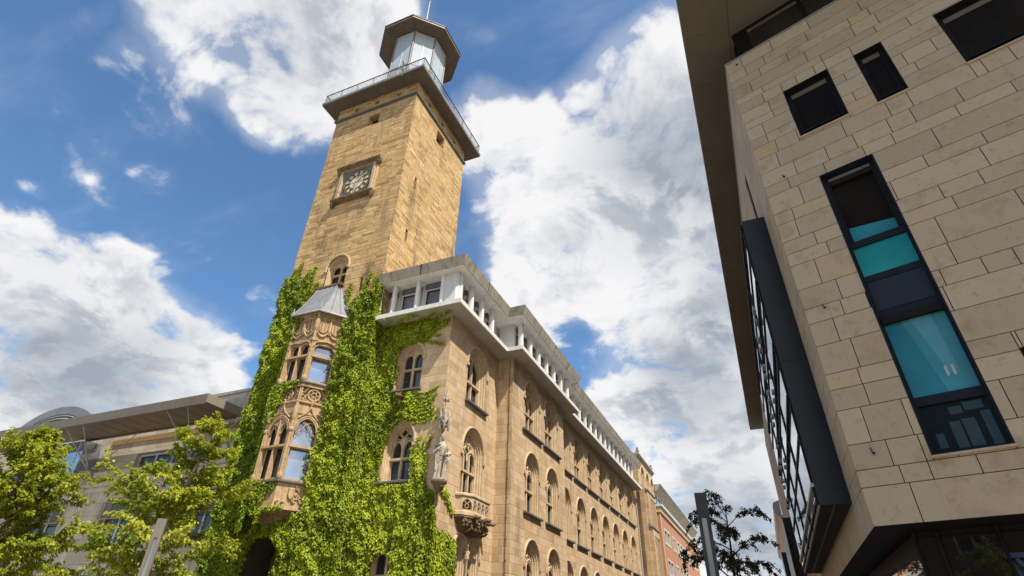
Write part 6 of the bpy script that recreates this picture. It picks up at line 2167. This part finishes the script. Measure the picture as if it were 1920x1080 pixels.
P, A, N, L, T = join_leaves(parts)
T = np.clip(T + 0.08, 0, 1)
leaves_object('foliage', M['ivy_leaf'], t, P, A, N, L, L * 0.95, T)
stems(ws, (-17.0, -13.2), 9, 8, 9).build('stem', M['ivy_stem'], t)


# ---------------------------------------------------------------- trees
def make_tree(name, label, base, H, R, seed, mat, bark, prof, n_limb=26, leaf=0.15, per=1.0, up=0.7, droop=0.15, sub=9, twig=0.85, z0=0.22, trunk_r=0.16, group=None, leafdens=46, lean=(0, 0)):
    rnd = random.Random(seed)
    r = np.random.default_rng(seed)
    t = thing(name, label, 'tree', base, group)
    b = Vector(base)
    tp = []
    for i in range(9):
        f = i / 8
        tp.append(b + V(math.sin(f * 3 + seed) * 0.25 * f + lean[0] * f, math.cos(f * 2.3 + seed) * 0.2 * f + lean[1] * f, H * 0.96 * f))
    m = MB(); m.tube(tp, [trunk_r * (1 - 0.9 * i / 8) + 0.012 for i in range(9)], 9)
    m.build('trunk', bark, t)
    wood = MB()
    segs = []
    def trunk_at(f):
        x = f * 8; i = min(int(x), 7)
        return tp[i].lerp(tp[i + 1], x - i)
    def limb(p, d, l, rad, level):
        pts, n = [p], 5
        cur, dirv = p.copy(), d.normalized()
        for i in range(n):
            dirv = (dirv + V(rnd.uniform(-.22, .22), rnd.uniform(-.22, .22), rnd.uniform(-.16, .16) - droop * i / n)).normalized()
            cur = cur + dirv * (l / n)
            pts.append(cur.copy())
        if level < 3:
            wood.tube(pts, [rad * (1 - 0.8 * i / n) + 0.003 for i in range(n + 1)], 5 if level < 2 else 4, cap=False)
        if level >= 2:
            segs.append(pts)
        if level == 1:
            for i in range(sub):
                f = 0.18 + 0.82 * (i + rnd.random()) / sub
                x = min(f, 0.999) * n; k = int(x)
                q = pts[k].lerp(pts[k + 1], x - k)
                tang = (pts[k + 1] - pts[k]).normalized()
                side = tang.cross(Z).normalized() if tang.cross(Z).length > 0.05 else V(1, 0, 0)
                sg = 1 if i % 2 else -1
                dd = tang * rnd.uniform(0.5, 0.9) + side * sg * rnd.uniform(0.4, 0.9) + Z * rnd.uniform(-0.15, 0.45)
                limb(q, dd, min(1.6, l * twig * rnd.uniform(0.28, 0.5)) + 0.25, rad * 0.35, 2)
            segs.append(pts[2:])
        elif level == 2:
            for i in range(3):
                k = rnd.randint(1, n - 1)
                dd = (pts[k + 1] - pts[k]).normalized() + V(rnd.uniform(-.8, .8), rnd.uniform(-.8, .8), rnd.uniform(-.5, .6))
                limb(pts[k], dd, l * rnd.uniform(0.35, 0.6), 0.006, 3)
    for i in range(n_limb):
        f = z0 + (0.97 - z0) * (i + rnd.random() * 0.8) / n_limb
        a = i * 2.39996 + rnd.uniform(-.4, .4)
        l = R * prof(f) * rnd.uniform(0.72, 1.12)
        u = up * (0.6 + 0.9 * f)
        limb(trunk_at(f), V(math.cos(a), math.sin(a), u), l, max(0.02, trunk_r * 0.45 * (1 - f) + 0.02), 1)
    limb(trunk_at(0.97), V(0.05, 0.03, 1), H * 0.07, 0.012, 2)
    wood.build('branch', bark, t)
    Ps, Ts = [], []
    for pts in segs:
        l = sum((pts[i + 1] - pts[i]).length for i in range(len(pts) - 1))
        n = max(2, int(l * leafdens * per))
        tt = r.random(n) ** 0.8 * (len(pts) - 1)
        k = np.minimum(tt.astype(int), len(pts) - 2)
        A = np.array([tuple(p) for p in pts])
        Ps.append(A[k] + (A[k + 1] - A[k]) * (tt - k)[:, None] + r.normal(0, 0.055, (n, 3)))
        Ts.append(np.repeat((A[-1] - A[0])[None, :] / max(l, 1e-3), n, 0))
    P = np.concatenate(Ps); D = np.concatenate(Ts)
    n = len(P)
    ctr = np.array([b.x, b.y, b.z + H * 0.45])
    outw = P - ctr; outw /= np.maximum(np.linalg.norm(outw, axis=1), 0.1)[:, None]
    A = D * 0.5 + outw * 0.35 + np.array([0, 0, -0.65]) + r.normal(0, 0.45, (n, 3))
    N = np.array([0, 0, 0.9]) + outw * 0.45 + r.normal(0, 0.38, (n, 3))
    L = r.uniform(0.65, 1.25, n) * leaf
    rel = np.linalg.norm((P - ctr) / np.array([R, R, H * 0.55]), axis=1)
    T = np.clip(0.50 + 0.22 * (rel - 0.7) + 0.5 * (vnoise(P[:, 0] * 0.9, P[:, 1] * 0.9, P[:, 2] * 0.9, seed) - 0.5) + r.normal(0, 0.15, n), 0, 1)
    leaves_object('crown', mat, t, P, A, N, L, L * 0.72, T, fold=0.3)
    return t, n


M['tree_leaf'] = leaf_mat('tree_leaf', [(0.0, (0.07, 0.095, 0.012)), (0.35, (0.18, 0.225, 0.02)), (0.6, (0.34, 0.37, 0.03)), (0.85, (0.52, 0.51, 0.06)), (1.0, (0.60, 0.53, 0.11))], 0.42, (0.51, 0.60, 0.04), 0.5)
M['tree_leaf_dark'] = leaf_mat('tree_leaf_dark', [(0.0, (0.03, 0.036, 0.012)), (0.5, (0.06, 0.072, 0.022)), (1.0, (0.11, 0.10, 0.035))], 0.3, (0.05, 0.05, 0.01), 0.6)
M['bark'] = plain('grey_bark', (0.09, 0.07, 0.055), (0.20, 0.16, 0.13), 6, 0.9, bstr=0.5)
M['bark_pale'] = plain('pale_twig_bark', (0.22, 0.16, 0.12), (0.34, 0.26, 0.2), 6, 0.9)
M['bark_dark'] = plain('dark_bark', (0.025, 0.02, 0.017), (0.05, 0.042, 0.035), 6, 0.9)
cone = lambda f: (0.55 + 0.45 * min(1, (f - 0.2) / 0.12)) * (1 - f) ** 0.72 * 1.25
_, n1 = make_tree('tree', 'dense bright green tree at the left edge, in front of the long canopy roof', (-30.2, 14.0, 0), 9.6, 3.7, 11, M['tree_leaf'], M['bark_pale'], cone, n_limb=38, sub=9, leafdens=40)
_, n2 = make_tree('tree', 'looser green tree behind the grey light column, reaching over to the ivy tower', (-22.9, 16.0, 0), 9.8, 3.6, 29, M['tree_leaf'], M['bark_pale'], cone, n_limb=24, sub=8, leafdens=38, lean=(1.7, 0))
flat = lambda f: 1.0 - 0.35 * f
_, n3 = make_tree('tree', 'dark feathery tree with drooping branches behind the slotted light column', (-2.2, 40.0, 0), 9.6, 4.4, 5, M['tree_leaf_dark'], M['bark_dark'], flat, n_limb=16, sub=8, leaf=0.135, up=0.6, droop=0.7, z0=0.40, leafdens=34, twig=0.42)
# ---------------------------------------------------------------- unseen, added behind the camera for the shop windows to mirror
t = thing('brown_building', 'brown building across the square, mirrored dimly in the dark shop windows', 'building', (-20, -34, 0))
bn = Frame((0, -32, 0), (1, 0, 0), (0, 1, 0))
ws_ = [(x, x + 2.6, z, z + 2.0) for z in (1.2, 5.0, 8.8) for x in (-42, -36.5, -31, -25.5, -20, -14.5, -9, -3.5)]
m = MB(); wall_with_holes(bn, -46, 4, -0.13, 12.5, [rect_loop(*w) for w in ws_], m)
m.poly([V(-46, -32, 0), V(-46, -44, 0), V(-46, -44, 12.5), V(-46, -32, 12.5)]); m.poly([V(4, -32, 0), V(4, -44, 0), V(4, -44, 12.5), V(4, -32, 12.5)])
m.poly([V(-46, -32, 12.5), V(4, -32, 12.5), V(4, -44, 12.5), V(-46, -44, 12.5)])
m.build('wall', plain('brown_render', (0.16, 0.11, 0.07), (0.20, 0.14, 0.09), 0.8, 0.9), t, recalc=False)
for w in ws_:
    f = MB().plate(bn, rect_loop(*w), [rect_loop(w[0] + 0.1, (w[0] + w[1]) / 2 - 0.06, w[2] + 0.1, w[3] - 0.1), rect_loop((w[0] + w[1]) / 2 + 0.06, w[1] - 0.1, w[2] + 0.1, w[3] - 0.1)], -0.1, -0.2)
    o_ = f.build('window', M['frame_white'], t, recalc=False)
    f = MB(); f.poly([bn(s, z, -0.18) for s, z in rect_loop(*w)]); f.build('pane', M['pane'], o_)
_, n4 = make_tree('tree', 'green tree in front of the brown building across the square', (-9.0, -22.0, 0), 8.5, 3.2, 17, M['tree_leaf'], M['bark_pale'], cone, n_limb=16, sub=6, leaf=0.24, leafdens=16)
print('LEAVES', n1, n2, n3)
